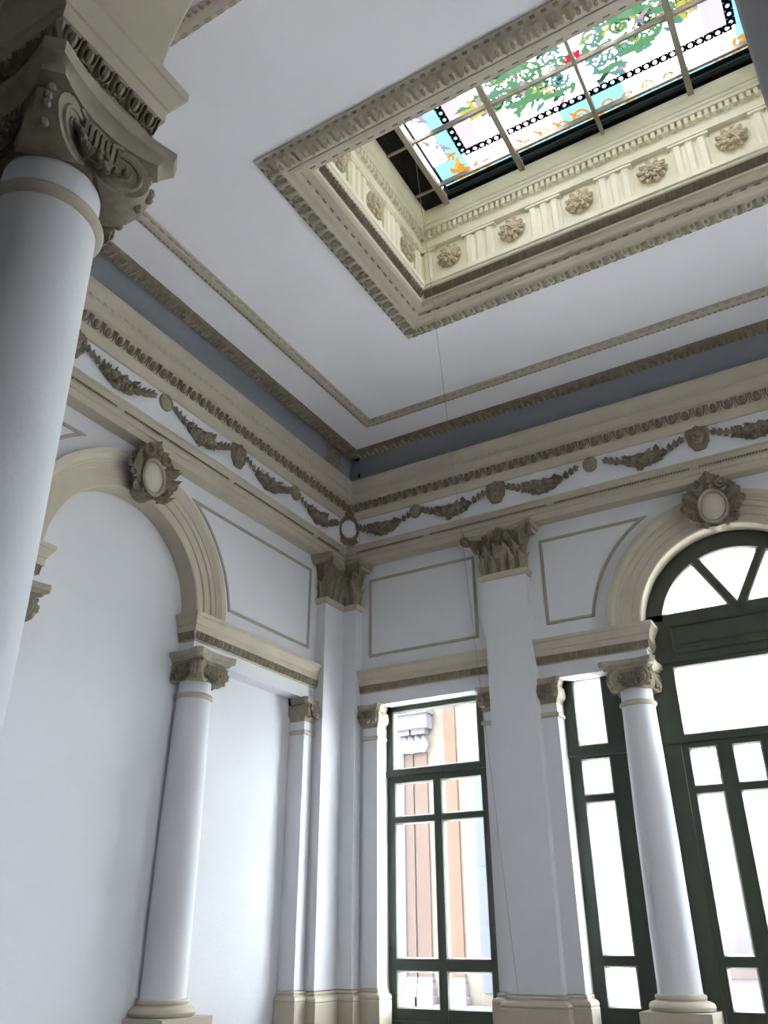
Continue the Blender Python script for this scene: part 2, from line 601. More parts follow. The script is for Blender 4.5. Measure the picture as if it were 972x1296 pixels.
def impost(w, x0, x1, end0, end1, single=False):
    """impost moulding on the lintel; end0 / end1 True: returns round the free end as deep as the lintel"""
    global tn
    tn += 1
    mb = MB()
    mb.sweep(IMP, x0, x1, -1 if end0 else 0, 1 if end1 else 0, caps=True)
    t = 0.155
    runs = [(x0 - (0.03 if end0 else 0), -0.034, x1 + (0.03 if end1 else 0), -0.034)]
    if w == 'front':
        t = THK['front']
        vs = []
    for e, x, s in ((end0, x0, -1), (end1, x1, 1)):
        if e:
            rr = [[(x + s * o, -o, z) for o, z in IMP], [(x + s * o, t + (o if w == 'front' else 0), z) for o, z in IMP]]
            mb.loft(rr, False, False)
            runs.append((x + s * 0.034, -0.03, x + s * 0.034, t + (0.03 if w == 'front' else 0)) if s > 0 else (x + s * 0.034, t + (0.03 if w == 'front' else 0), x + s * 0.034, -0.03))
    if w == 'front':
        mb.loft([[(x0 - (o if end0 else 0), t + o, z) for o, z in IMP], [(x1 + (o if end1 else 0), t + o, z) for o, z in IMP]], False, False)
        runs.append((x1 + (0.03 if end1 else 0), t + 0.034, x0 - (0.03 if end0 else 0), t + 0.034))
    o = struct('trim_%d' % tn, mb, M_beige, w, 25)
    eggs_along(o, runs, 0.064, single)
    return o


impost('left', 4.235 + 0.846, 6.885, True, False)
impost('left', 1.59, 4.235 - 0.846, False, True)
impost('back', -4.60, -3.07, False, False)
impost('back', -2.615, -0.765 - 0.812, False, True)
impost('back', -0.765 + 0.812, 1.08, True, False)
fc = CEN['front']
impost('back', 1.545, 3.1, False, False)
impost('front', fc + 0.846, 4.8, True, False, True)
impost('front', -3.3, fc - 0.846, False, True)

ARCHV = [(0.818, -0.163), (0.818, 0.012), (0.83, 0.022), (0.895, 0.022), (0.90, 0.034), (0.972, 0.036), (0.976, 0.048), (1.02, 0.05), (1.028, 0.062), (1.04, 0.062), (1.075, 0.085), (1.10, 0.09), (1.122, 0.09), (1.125, 0.0)]
for w in ('left', 'back', 'right', 'front'):
    tn += 1
    mb = MB()
    pr = ARCHV
    if w == 'front':
        pr = [(1.125, -0.31), (1.122, -0.39), (0.83, -0.33), (0.815, -0.32)] + ARCHV[1:]
    mb.arcsweep(pr, CEN[w], 2.515, 0.0, PI, 56)
    struct('trim_%d' % tn, mb, M_beige, w, 20)

LINE = [(0, -0.002), (0, 0.010), (0.006, 0.014), (0.018, 0.014), (0.024, 0.008), (0.03, 0.008), (0.032, -0.002)]


def panel(w, path):
    global tn
    tn += 1
    mb = MB()
    mb.ringsweep(LINE, path, Matrix.Rotation(PI / 2, 4, 'X'))
    return struct('trim_%d' % tn, mb, M_line, w, 25)


def spandrel(w, c, side, far, rad=1.255):
    """side -1: panel left of the arch"""
    tip = math.asin((3.595 - 2.5) / rad)
    bot = math.asin((2.69 - 2.5) / rad)
    arc = [(c + side * rad * math.cos(bot + (tip - bot) * i / 16), 2.5 + rad * math.sin(bot + (tip - bot) * i / 16)) for i in range(17)]
    p = [(far, 3.595), (far, 2.69)] + arc
    if side > 0:
        p = p[::-1]
    return panel(w, p)


panel('back', [(-4.50, 2.69), (-3.203, 2.69), (-3.203, 3.595), (-4.50, 3.595)])
spandrel('back', -0.765, -1, -2.48)
spandrel('back', -0.765, 1, 0.95)
spandrel('left', 4.235, 1, 6.765)
spandrel('left', 4.235, -1, 1.705)


# ------------------------------------------------------------------ capitals
def vol_disc(m, A, t, n, Rv, g, M=None):
    """one spiral volute face: plane spanned by t and z, facing n"""
    fr = Matrix(((t[0], -n[0], 0, A[0] + t[0] * (g + Rv)), (t[1], -n[1], 0, A[1] + t[1] * (g + Rv)), (0, 0, 1, A[2]), (0, 0, 0, 1)))
    if M is not None:
        fr = M @ fr
    seg = 22
    ring = [(Rv * math.cos(2 * PI * j / seg), 0, Rv * math.sin(2 * PI * j / seg)) for j in range(seg)]
    inn = [(x * 0.9, 0.012, z * 0.9) for x, y, z in ring]
    m.loft([ring, inn, [(x * 0.05, 0.002, z * 0.05) for x, y, z in ring]], True, True, fr)
    m.spiral(Rv * 0.93, 2.2, Rv * 0.105, fr, 40, -1, 5, 0.2)
    m.ball((0, 0, 0), (Rv * 0.2, Rv * 0.22, Rv * 0.2), 7, 5, fr)
    return [fr @ Vector(p) for p in ring]


def vol_corner(sx, sy, q, z, Rv, g=0.085):
    """horn of a diagonal ionic capital: two spiral faces and the ribbon between; q = ribbon centre from the axis"""
    m = MB()
    a = math.radians(22)
    ap = q + g * math.cos(math.radians(23)) * 0.7071
    A = (sx * ap, sy * ap, z)
    t1 = (-sx * math.cos(a), -sy * math.sin(a))
    n1 = (-sx * math.sin(a), sy * math.cos(a))
    t2 = (-sx * math.sin(a), -sy * math.cos(a))
    n2 = (sx * math.cos(a), -sy * math.sin(a))
    r1 = vol_disc(m, A, t1, n1, Rv, g)
    r2 = vol_disc(m, A, t2, n2, Rv, g)
    m.loft([[tuple(p) for p in r1], [tuple(p) for p in r2]], True, False)
    # bead string on the ribbon
    d = Vector((sx, sy, 0)).normalized()
    for k in range(5):
        th = PI - 1.0 + 0.5 * k
        p = (r1[int(th / (2 * PI) * 22) % 22] + r2[int(th / (2 * PI) * 22) % 22]) * 0.5
        m.ball(tuple(p + d * 0.004), (0.014, 0.014, 0.016), 6, 4)
    return m


def abacus_poly(hw, sag, ch, y0=None, n=8):
    """plan of a concave-sided abacus; y0 cuts it flat behind (against a wall)"""
    P = []
    cs = [(hw, -hw + ch, hw, hw - ch), (hw - ch, hw, -hw + ch, hw), (-hw, hw - ch, -hw, -hw + ch), (-hw + ch, -hw, hw - ch, -hw)]
    for (ax, ay, bx, by) in cs:
        mx, my = (ax + bx) / 2, (ay + by) / 2
        L = math.hypot(mx, my)
        for i in range(n + 1):
            t = i / n
            k = 4 * t * (1 - t) * sag
            P.append((ax + (bx - ax) * t - mx / L * k, ay + (by - ay) * t - my / L * k))
    if y0 is not None:
        P = [(x, min(y, y0)) for x, y in P]
    return P


def festoon_mb(wd, rng, front):
    """cluster of fruit and leaves slung between two volutes, plus the fluted tongues above; faces -y at depth front"""
    m = MB()
    for i in range(13):
        t = -1 + 2 * i / 12
        x = t * wd
        z = -0.075 * (1 - t * t) + 0.005
        r = 0.015 + 0.010 * (1 - abs(t))
        m.ball((x, front - 0.012 * (1 - t * t), z + rng.uniform(-0.006, 0.006)), (r, r * 0.9, r), 7, 5)
        if i % 2:
            m.ball((x + rng.uniform(-0.01, 0.01), front - 0.022, z - 0.016), r * 0.75, 6, 4)
            m.leaf(0.034, 0.05, 0.012, 3, T(x, front - 0.006, z + 0.008, 0.3, rng.uniform(1.6, 4.6), 0), 4, 4)
    m.flower(0.03, 5, T(0, front - 0.035, -0.07))
    for k in range(-3, 4):
        m.box(k * 0.02 - 0.006, k * 0.02 + 0.006, front - 0.012, front + 0.02, -0.02 - 0.006 * (3 - abs(k)), 0.042)
    return m


VOL = {}
ABA = None
for sx in (1, -1):
    for sy in (1, -1):
        VOL[sx, sy] = mesh('volute', vol_corner(sx, sy, 0.190, 0, 0.094, 0.075), M_orn2)
am = MB()
P0, P1, P2 = abacus_poly(0.232, 0.04, 0.045), abacus_poly(0.252, 0.036, 0.04), abacus_poly(0.256, 0.036, 0.04)
am.loft([[(x, y, -0.050) for x, y in abacus_poly(0.222, 0.045, 0.045)], [(x, y, -0.030) for x, y in P0], [(x, y, -0.02) for x, y in P1], [(x, y, 0.022) for x, y in P2]])
ABA = mesh('abacus', am, M_abac)
FES = mesh('festoon', festoon_mb(0.095, random.Random(3), -0.178), M_orn)
em = MB()
em.lathe([(0.142, -0.215), (0.15, -0.19), (0.175, -0.165), (0.18, -0.14), (0.172, -0.11), (0.17, -0.05)], 32)
ECH = mesh('echinus', em, M_orn2)
sm = MB()
sm.lathe([(0.170, -0.392), (0.166, -0.37), (0.1655, 0.0), (0.163, 0.7), (0.154, 1.3), (0.1435, 1.80), (0.1435, 1.815)], 40)
SHAFT = mesh('shaft', sm, M_wall)
nm = MB()
nm.lathe([(0.142, 1.80), (0.158, 1.812), (0.164, 1.825), (0.158, 1.838), (0.142, 1.85)], 40)
ASTR = mesh('astragal', nm, M_beige)
nm = MB()
nm.lathe([(0.139, 1.84), (0.137, 1.97)], 36)
NECK = mesh('neck', nm, M_wall)
bm_ = MB()
bm_.lathe([(0.171, -0.385), (0.186, -0.39), (0.192, -0.402), (0.19, -0.416), (0.184, -0.422), (0.19, -0.428), (0.214, -0.434), (0.236, -0.446), (0.246, -0.468), (0.24, -0.488), (0.228, -0.497)], 40)
BASE = mesh('base', bm_, M_beige)
pm = MB()
pm.box(-0.262, 0.262, -0.262, 0.262, -0.60, -0.497)
pm.box(-0.245, 0.245, -0.245, 0.245, -1.42, -0.60)
pm.box(-0.275, 0.275, -0.275, 0.275, -H, -1.42)
PED = mesh('pedestal', pm, M_beige)


def column(label, w, x, o, z=0.0, off=None):
    t = thing('column', label, 'column', w, x, -H, o)
    lo = (0, 0, H)
    put('pedestal', PED, t, lo)
    put('base', BASE, t, lo)
    put('shaft', SHAFT, t, lo)
    put('astragal', ASTR, t, lo)
    put('neck', NECK, t, lo)
    c = put('capital', ECH, t, (0, 0, H + LIN))
    put('abacus', ABA, c)
    for sx in (1, -1):
        for sy in (1, -1):
            put('volute', VOL[sx, sy], c, (0, 0, -0.138))
    for k in range(4):
        f = put('festoon', FES, c, (0, 0, -0.125), (0, 0, k * PI / 2))
    return t


column('white column by the blind arch, impost ending at its garlanded volute capital, nearest the corner', 'left', 5.20, -0.05)
column('column on the left wall of which only one volute shows past the big near shaft', 'left', 3.20, -0.05)
column('white column between the narrow side window and the arched green door', 'back', -1.735, -0.05)
t = column('huge close white column filling the left edge, seen from below its capital', 'front', 1.71, -0.155)
t = column('dark sliver of column shaft at the upper right edge of the view', 'front', -0.24, -0.155)

# small pilasters with ionic capitals at the window jambs
sv = {}
for sx in (1, -1):
    sv[sx] = mesh('volute', vol_corner(sx, -1, 0.102, 0, 0.072, 0.045), M_orn2)
SFES = mesh('festoon', festoon_mb(0.058, random.Random(5), -0.088), M_orn)


def small_pilaster(label, w, x0, x1):
    c, hw = (x0 + x1) / 2, (x1 - x0) / 2
    t = thing('pilaster', label, 'pilaster', w, c, -H, 0.0, 'slim jamb pilasters')
    p = 0.02
    mb = MB()
    hw += 0.006
    mb.box(-hw, hw, -p, 0.16, -0.40 + H, LIN - 0.2 + H)
    obj('shaft', mb, M_wall, t, ang=25)
    mb = MB()
    pr = [(0, 1.80), (0.016, 1.812), (0.02, 1.825), (0.016, 1.838), (0, 1.85)]
    rect = lambda o: [(-hw - o, -p - o), (hw + o, -p - o), (hw + o, 0.15), (-hw - o, 0.15)]
    mb.loft([[(x, y, z + H) for x, y in rect(o)] for o, z in pr])
    obj('astragal', mb, M_beige, t)
    mb = MB()
    pr = [(0, -0.405), (0.012, -0.41), (0.018, -0.422), (0.012, -0.436), (0.02, -0.44), (0.045, -0.455), (0.052, -0.475), (0.045, -0.492), (0.05, -0.50), (0.05, -1.45), (0.07, -1.46), (0.07, -H)]
    mb.loft([[(x, y, z + H) for x, y in rect(o)] for o, z in pr])
    obj('base', mb, M_beige, t, ang=25)
    mb = MB()
    pr = [(0.0, LIN - 0.235), (0.012, LIN - 0.2), (0.035, LIN - 0.17), (0.04, LIN - 0.13), (0.03, LIN - 0.075)]
    mb.loft([[(x, y, z + H) for x, y in rect(o)] for o, z in pr])
    cp = obj('capital', mb, M_orn2, t)
    mb = MB()
    a = hw + 0.062
    base = abacus_poly(a, 0.03, 0.03, 0.10)
    base = [(x, y - p + a - 0.06 if y < 0 else 0.14) for x, y in base]
    sc = lambda k: [(x * k, y if y > 0 else y * k) for x, y in base]
    mb.loft([[(x, y, LIN + H + z) for x, y in sc(k)] for k, z in ((0.86, -0.065), (0.92, -0.036), (0.99, -0.026), (1, 0))])
    obj('abacus', mb, M_abac, cp)
    for sx in (1, -1):
        put('volute', sv[sx], cp, (0, 0, LIN + H - 0.122), (0, 0, 0), (1, 0.8, 1))
    put('festoon', SFES, cp, (0, 0, LIN + H - 0.115), (0, 0, 0), (1, 1, 1))
    return t


small_pilaster('slim pilaster with ionic capital on the left wall, beside the corner pier', 'left', 6.73, 6.86)
small_pilaster('slim pilaster at the left jamb of the tall rectangular window', 'back', -4.55, -4.392)
small_pilaster('slim pilaster at the right jamb of the rectangular window, half hidden by broad pilaster', 'back', -3.193, -3.04)
small_pilaster('slim pilaster just right of the broad pilaster, left jamb of the narrow window', 'back', -2.62, -2.462)

# corinthian order ----------------------------------------------------------
CZ0, CZ1 = 3.285, 3.752
ACL = {}
lm = MB()
lm.leaf(0.092, 0.20, 0.07, 4, None, 6, 12, 0.05, 0.45)
lm.tube([(0, -0.012, 0), (0, -0.03, 0.1), (0, -0.055, 0.175)], lambda t: 0.008 * (1 - 0.6 * t), 5)
ACL['low'] = mesh('acanthus_leaf', lm, M_orn2)
lm = MB()
lm.leaf(0.095, 0.30, 0.075, 5, None, 6, 14, 0.10, 0.35)
lm.tube([(0, -0.012, 0), (0, -0.045, 0.16), (0, -0.08, 0.27)], lambda t: 0.008 * (1 - 0.6 * t), 5)
ACL['high'] = mesh('acanthus_leaf', lm, M_orn)
vm = MB()
vm.tube([(0, 0, 0), (0.02, -0.02, 0.08), (0.05, -0.045, 0.15), (0.085, -0.075, 0.19), (0.115, -0.10, 0.20), (0.14, -0.115, 0.185)], lambda t: 0.016, 6)
vm.spiral(0.055, 1.8, 0.017, T(0.115, -0.10, 0.150, 0, 0, PI / 4 * -1), 30, -1, 6, 0.15)
vm.leaf(0.09, 0.17, 0.05, 4, T(0.045, -0.045, 0.02, 0, 0, PI / 4), 4, 7, 0.35)
ACL['vol'] = mesh('volute', vm, M_orn)
vm2 = MB()
vm2.v = [(-x, y, z) for x, y, z in vm.v]
vm2.f = [q[::-1] for q in vm.f]
ACL['volm'] = mesh('volute', vm2, M_orn)
fm = MB()
fm.flower(0.058, 7, None, 0.7)
fm.leaf(0.08, 0.1, 0.03, 3, T(0, 0, -0.03, 0, PI))
for s in (1, -1):
    fm.spiral(0.034, 1.5, 0.011, T(s * 0.05, 0.0, -0.065), 20, s, 5)
    fm.leaf(0.06, 0.09, 0.03, 3, T(s * 0.06, 0.01, -0.03, 0, s * 1.3))
ACL['fleuron'] = mesh('fleuron', fm, M_orn)
cm = MB()
for k in range(7):
    for q in range(2):
        cm.ball((-0.05 + k * 0.0166, -0.008 - 0.01 * math.sin(k * 1.3 + q), 0.02 - 0.02 * q - 0.02 * math.sin(PI * k / 6)), 0.013, 6, 4)
cm.leaf(0.12, 0.14, 0.03, 4, T(0, 0.005, -0.10), 6, 7)
ACL['mid'] = mesh('leaf_cluster', cm, M_orn2)


def leaf_row(par, kind, xs, y, z, rz=0.0, base=(0, 0), sc=1.0):
    for x in xs:
        put('acanthus_leaf', ACL[kind], par, (base[0] + x * math.cos(rz) - y * math.sin(rz) * -1 * -1, base[1] + x * math.sin(rz) + y * math.cos(rz), z), (0, 0, rz), (sc, sc, sc))


PBASE = [(0, -0.415), (0.012, -0.42), (0.022, -0.432), (0.014, -0.447), (0.024, -0.452), (0.05, -0.468), (0.058, -0.488), (0.05, -0.505), (0.055, -0.512), (0.055, -1.42), (0.075, -1.44), (0.075, -H)]


def broad_pilaster(label, w, c, hw=0.232, p=0.12):
    t = thing('pilaster', label, 'pilaster', w, c, -H)
    z = H
    mb = MB()
    mb.box(-hw, hw, -p, 0.01, -0.41 + z, CZ0 - 0.05 + z)
    obj('shaft', mb, M_wall, t, ang=25)
    rect = lambda o: [(-hw - o, -p - o), (hw + o, -p - o), (hw + o, 0.0), (-hw - o, 0.0)]
    mb = MB()
    mb.loft([[(x, y, zz + z) for x, y in rect(o)] for o, zz in PBASE])
    obj('base', mb, M_beige, t, ang=25)
    mb = MB()
    mb.loft([[(x, y, zz + z) for x, y in rect(o)] for o, zz in ((0, 3.222), (0.012, 3.225), (0.03, 3.25), (0.036, 3.27), (0.03, 3.283), (0.0, 3.288))])
    obj('necking', mb, M_beige, t)
    mb = MB()
    mb.loft([[(x, y, zz + z) for x, y in rect(o)] for o, zz in ((-0.01, CZ0 - 0.01), (-0.01, 3.5), (0.02, 3.62), (0.06, 3.70))])
    cp = obj('capital', mb, M_orn, t)
    zc = CZ0 + z
    for x in (-0.15, -0.05, 0.05, 0.15):
        put('acanthus_leaf', ACL['high'], cp, (x, -p, zc + 0.02))
    for x in (-0.20, -0.10, 0.0, 0.10, 0.20):
        put('acanthus_leaf', ACL['low'], cp, (x, -p - 0.014, zc))
    for x in (-0.16, -0.055, 0.055, 0.16):
        put('acanthus_leaf', ACL['low'], cp, (x, -p - 0.03, zc + 0.125), (0, 0, 0), (0.85, 1.1, 0.85))
    for s in (1, -1):
        put('acanthus_leaf', ACL['low'], cp, (s * (hw - 0.004), -p * 0.45, zc), (0, 0, s * PI / 2), (1, 0.6, 1))
        put('acanthus_leaf', ACL['high'], cp, (s * (hw - 0.03), -p, zc + 0.02), (0, 0, s * PI / 4), (1, 0.8, 0.85))
        put('volute', ACL['vol' if s > 0 else 'volm'], cp, (s * (hw - 0.02), -p + 0.0, zc + 0.215), (0, 0, 0), (1.1, 1.1, 1.0))
        put('volute', ACL['volm' if s > 0 else 'vol'], cp, (s * 0.14, -p - 0.02, zc + 0.22), (0, 0, s * 0.3), (0.55, 0.55, 0.8))
    put('leaf_cluster', ACL['mid'], cp, (0, -p - 0.07, zc + 0.235))
    mb = MB()

    def pl(a, sag):
        P = [(-a, 0.0), (-a, -p - (a - hw) + 0.03), (-a + 0.03, -p - (a - hw))]
        for i in range(1, 12):
            tt = i / 12
            P.append((-a + 0.03 + (2 * a - 0.06) * tt, -p - (a - hw) + 4 * tt * (1 - tt) * sag))
        return P + [(a - 0.03, -p - (a - hw)), (a, -p - (a - hw) + 0.03), (a, 0.0)]
    mb.loft([[(x, y, zz + z) for x, y in pl(a, 0.095)] for a, zz in ((0.335, 3.672), (0.35, 3.695), (0.372, 3.708), (0.38, 3.752))])
    obj('abacus', mb, M_abac, cp, ang=25)
    put('fleuron', ACL['fleuron'], cp, (0, -p - 0.075, 3.705 + z))
    return t


broad_pilaster('broad white pilaster with dark corinthian capital between the rectangular and narrow windows', 'back', -2.844)


def corner_pier():
    """two half pilasters meeting in the re-entrant corner"""
    t = thing('pilaster', 'pair of half pilasters meeting in the room corner under one dark leafy capital', 'pilaster', 'back', BX0, -H)
    p, z = 0.12, H
    a, b = 0.285, 0.47                # reach along the back wall and along the left wall
    shp = lambda o: [(0, 0), (a + o, 0), (a + o, -p - o), (p + o, -p - o), (p + o, -b - o), (0, -b - o)]
    mb = MB()
    mb.prism(shp(0), -0.41 + z, CZ0 - 0.05 + z)
    obj('shaft', mb, M_wall, t, ang=25)
    for nm_, pr in (('base', PBASE), ('necking', ((0, 3.222), (0.012, 3.225), (0.03, 3.25), (0.036, 3.27), (0.03, 3.283), (0.0, 3.288)))):
        mb = MB()
        mb.loft([[(x, y, zz + z) for x, y in shp(o)] for o, zz in pr])
        obj(nm_, mb, M_beige, t, ang=25)
    mb = MB()
    mb.loft([[(x, y, zz + z) for x, y in shp(o)] for o, zz in ((-0.008, CZ0 - 0.01), (-0.008, 3.5), (0.02, 3.62), (0.05, 3.70))])
    cp = obj('capital', mb, M_orn, t)
    zc = CZ0 + z
    for kind, dz, xs in (('low', 0.0, (0.06, 0.17)), ('high', 0.02, (0.02, 0.12))):
        for q in xs:
            put('acanthus_leaf', ACL[kind], cp, (p + q - 0.01, -p - 0.005, zc + dz), (0, 0, 0))
    for kind, dz, xs in (('low', 0.0, (0.07, 0.18, 0.30)), ('high', 0.02, (0.02, 0.13, 0.24))):
        for q in xs:
            put('acanthus_leaf', ACL[kind], cp, (p + 0.005, -p - q, zc + dz), (0, 0, PI / 2))
    for q in (0.05, 0.14):
        put('acanthus_leaf', ACL['low'], cp, (p + q, -p - 0.03, zc + 0.125), (0, 0, 0), (0.85, 1.1, 0.85))
        put('acanthus_leaf', ACL['low'], cp, (p + 0.03, -p - q - 0.06, zc + 0.125), (0, 0, PI / 2), (0.85, 1.1, 0.85))
    put('acanthus_leaf', ACL['low'], cp, (a, -0.06, zc), (0, 0, PI / 2))
    put('acanthus_leaf', ACL['high'], cp, (a - 0.01, -p, zc + 0.02), (0, 0, PI / 4))
    put('acanthus_leaf', ACL['low'], cp, (0.06, -b, zc), (0, 0, 0))
    put('acanthus_leaf', ACL['high'], cp, (p, -b + 0.01, zc + 0.02), (0, 0, PI / 4))
    put('volute', ACL['vol'], cp, (a - 0.02, -p, zc + 0.215))
    put('volute', ACL['vol'], cp, (p, -b + 0.02, zc + 0.215))
    put('leaf_cluster', ACL['mid'], cp, (p + 0.05, -p - 0.05, zc + 0.2), (0, 0, PI / 4), (1.2, 1.2, 1.2))
    put('fleuron', ACL['fleuron'], cp, (p + 0.045, -p - 0.045, 3.66 + z), (0, 0, PI / 4), (0.8, 0.8, 0.8))
    mb = MB()

    def pl(o):
        e = 0.02
        return [(0, 0), (a + o, 0), (a + o, -p - o + e), (a + o - e, -p - o), ((a + p) / 2 + 0.05, -p - o * 0.5), (p + o * 0.35, -p - o * 0.35), (p + o * 0.5, -(b + p) / 2 - 0.05), (p + o, -b - o + e), (p + o - e, -b - o), (0, -b - o)]
    mb.loft([[(x, y, zz + z) for x, y in pl(o)] for o, zz in ((0.10, 3.672), (0.115, 3.695), (0.138, 3.708), (0.145, 3.752))])
    obj('abacus', mb, M_abac, cp, ang=25)
    return t


corner_pier()


# the same order goes on along the window wall beyond the frame
for e in (column('', 'back', 0.205, -0.05), small_pilaster('', 'back', 0.932, 1.09), broad_pilaster('', 'back', 1.314), small_pilaster('', 'back', 1.51, 1.663)):
    for k in ('label', 'category', 'group'):
        if k in e:
            del e[k]
    e['kind'] = 'structure'
panel('back', [(1.673, 2.69), (2.97, 2.69), (2.97, 3.595), (1.673, 3.595)])

# ------------------------------------------------------------------ plaster reliefs
def cartouche(label, w, c, z=3.50, o=0.09):
    t = thing('cartouche', label, 'cartouche', w, c, z, o)
    rr = random.Random(11)
    mb = MB()
    pts = []
    for i in range(28):
        a = 2 * PI * i / 28
        r = 1.0
        wz = math.sin(a)
        pts.append((0.150 * math.cos(a) * (1 - 0.45 * max(0, wz)), 0.225 * wz))
    mb.loft([[(x, 0.1, zz) for x, zz in pts], [(x, -0.03, zz) for x, zz in pts], [(x * 0.8, -0.055, zz * 0.82) for x, zz in pts]])
    obj('backing', mb, M_orn, t)
    mb = MB()
    el = lambda a, k: (0.106 * k * math.cos(a), 0.138 * k * math.sin(a) - 0.035)
    rings = []
    for k, y in ((1.25, -0.045), (1.27, -0.075), (1.15, -0.088), (1.02, -0.078), (1.0, -0.062)):
        rings.append([(el(2 * PI * j / 32, k)[0], y, el(2 * PI * j / 32, k)[1]) for j in range(32)])
    mb.loft(rings, True, False)
    obj('rim', mb, M_abac, t)
    mb = MB()
    rings = []
    for k, y in ((1.02, -0.058), (0.85, -0.072), (0.6, -0.083), (0.3, -0.09), (0.02, -0.092)):
        rings.append([(el(2 * PI * j / 32, k)[0], y, el(2 * PI * j / 32, k)[1]) for j in range(32)])
    mb.loft(rings)
    obj('oval_shield', mb, M_medal, t)
    for s in (1, -1):
        mb = MB()
        mb.spiral(0.058, 1.8, 0.019, T(s * 0.108, -0.07, 0.185, 0, 0, 0), 30, s, 6, 0.15, 1.5)
        mb.ball((s * 0.108, -0.07, 0.185), 0.018, 7, 5)
        obj('scroll', mb, M_orn, t)
    mb = MB()
    mb.leaf(0.13, 0.13, 0.05, 4, T(0, -0.06, 0.19), 6, 8)
    mb.leaf(0.10, 0.10, 0.04, 3, T(0, -0.075, 0.14), 6, 7)
    mb.ball((0, -0.09, 0.20), 0.025, 7, 5)
    obj('crest', mb, M_orn, t)
    for s in (1, -1):
        wing = ((0.10, -0.13, 0.80, 0.23, 0.075), (0.115, -0.06, 1.0, 0.19, 0.075), (0.115, 0.0, 0.85, 0.18, 0.07), (0.09, -0.18, 1.35, 0.15, 0.07), (0.12, 0.08, 1.15, 0.14, 0.07))
        for q, (x, zz, an, L, wd) in enumerate(wing):
            mb = MB()
            mb.leaf(wd, L, 0.07, 5, T(s * x, -0.03 - 0.014 * (q % 3), zz, 0.10, s * an), 6, 14, 0.05, 0.5)
            mb.tube([(x2, y2, z2) for x2, y2, z2 in [tuple(T(s * x, -0.042 - 0.014 * (q % 3), zz, 0.10, s * an) @ Vector((0, -0.07 * t ** 3 - 0.05 * t * L, L * t))) for t in (0, 0.3, 0.6, 0.85)]], lambda t: 0.006 * (1 - 0.5 * t), 5)
            obj('leaf', mb, M_orn, t)
        for xx, zz, rr_, hd in ((0.225, 0.085, 0.040, -s), (0.245, 0.0, 0.036, s), (0.215, -0.075, 0.034, -s), (0.165, -0.145, 0.034, s), (0.17, 0.15, 0.036, s)):
            mb = MB()
            mb.spiral(rr_, 1.5, 0.013, T(s * xx, -0.055, zz, 0.15, 0, 0), 24, hd, 6, 0.2, 1.4, -PI / 2)
            mb.ball((s * xx, -0.055, zz), 0.012, 6, 4)
            obj('scroll', mb, M_orn, t)
        mb = MB()
        mb.spiral(0.034, 1.4, 0.012, T(s * 0.075, -0.06, -0.205, 0, 0, 0), 24, s, 6, 0.2, 1.4, -PI / 2)
        obj('scroll', mb, M_orn, t)
    mb = MB()
    for k in range(-2, 3):
        mb.leaf(0.06, 0.09, 0.03, 3, T(k * 0.032, -0.05, -0.165, 0, PI + k * 0.35), 4, 6, 0.1)
    obj('bottom_leaf', mb, M_orn, t)
    return t


cartouche('oval shield cartouche with scrolls crowning the blind arch on the left wall', 'left', 4.235)
cartouche('oval shield cartouche with scrolls crowning the arch over the green door', 'back', -0.765)

FZ = 0.205           # frieze plane


def flower_meshes():
    r = []
    for n in (5, 6, 7):
        m = MB()
        m.flower(0.043, n, None, 0.9)
        for i in range(n):
            a = 2 * PI * (i + 0.5) / n
            m.ball((0.03 * math.cos(a), 0.006, 0.03 * math.sin(a)), (0.018, 0.012, 0.018), 5, 4)
        r.append(mesh('flower', m, M_orn2))  # paler paint puts the flowers' highlights into the colour
    return r


FLO = flower_meshes()
fo = []
for sd in (1, 2):
    rr = random.Random(sd)
    m = MB()
    for i in range(40):
        x = -0.215 + 0.43 * (i + 0.5) / 40
        e = 1 - (abs(x) / 0.23) ** 1.9
        z = -0.02 + 0.05 * (x / 0.26) ** 2 + rr.uniform(-0.085, 0.075) * e
        m.leaf(rr.uniform(0.035, 0.055), rr.uniform(0.045, 0.075), 0.02, 3, T(x, -0.012 - 0.02 * e * rr.random(), z, rr.uniform(-0.2, 0.4), rr.uniform(0, 6.3)), 4, 5, 0.25)
    for i in range(30):
        x = -0.2 + 0.40 * (i + 0.5) / 30
        e = 1 - (abs(x) / 0.22) ** 1.9
        m.ball((x, -0.012 - 0.02 * e, -0.02 + 0.05 * (x / 0.26) ** 2 + rr.uniform(-0.055, 0.05) * e), rr.uniform(0.010, 0.017), 6, 4)
    # backing so that the cluster reads as one lens
    pts = []
    for i in range(24):
        a = 2 * PI * i / 24
        x = 0.20 * math.cos(a)
        pts.append((x, 0.075 * math.sin(a) * (1 + 0.18 * math.cos(7 * a)) - 0.02 + 0.05 * (x / 0.26) ** 2))
    m.loft([[(x, 0.0, z) for x, z in pts], [(x, -0.015, z) for x, z in pts], [(x * 0.8, -0.028, z * 0.85 - 0.003) for x, z in pts]])
    fo.append(mesh('foliage', m, M_orn))
SPRIG = []
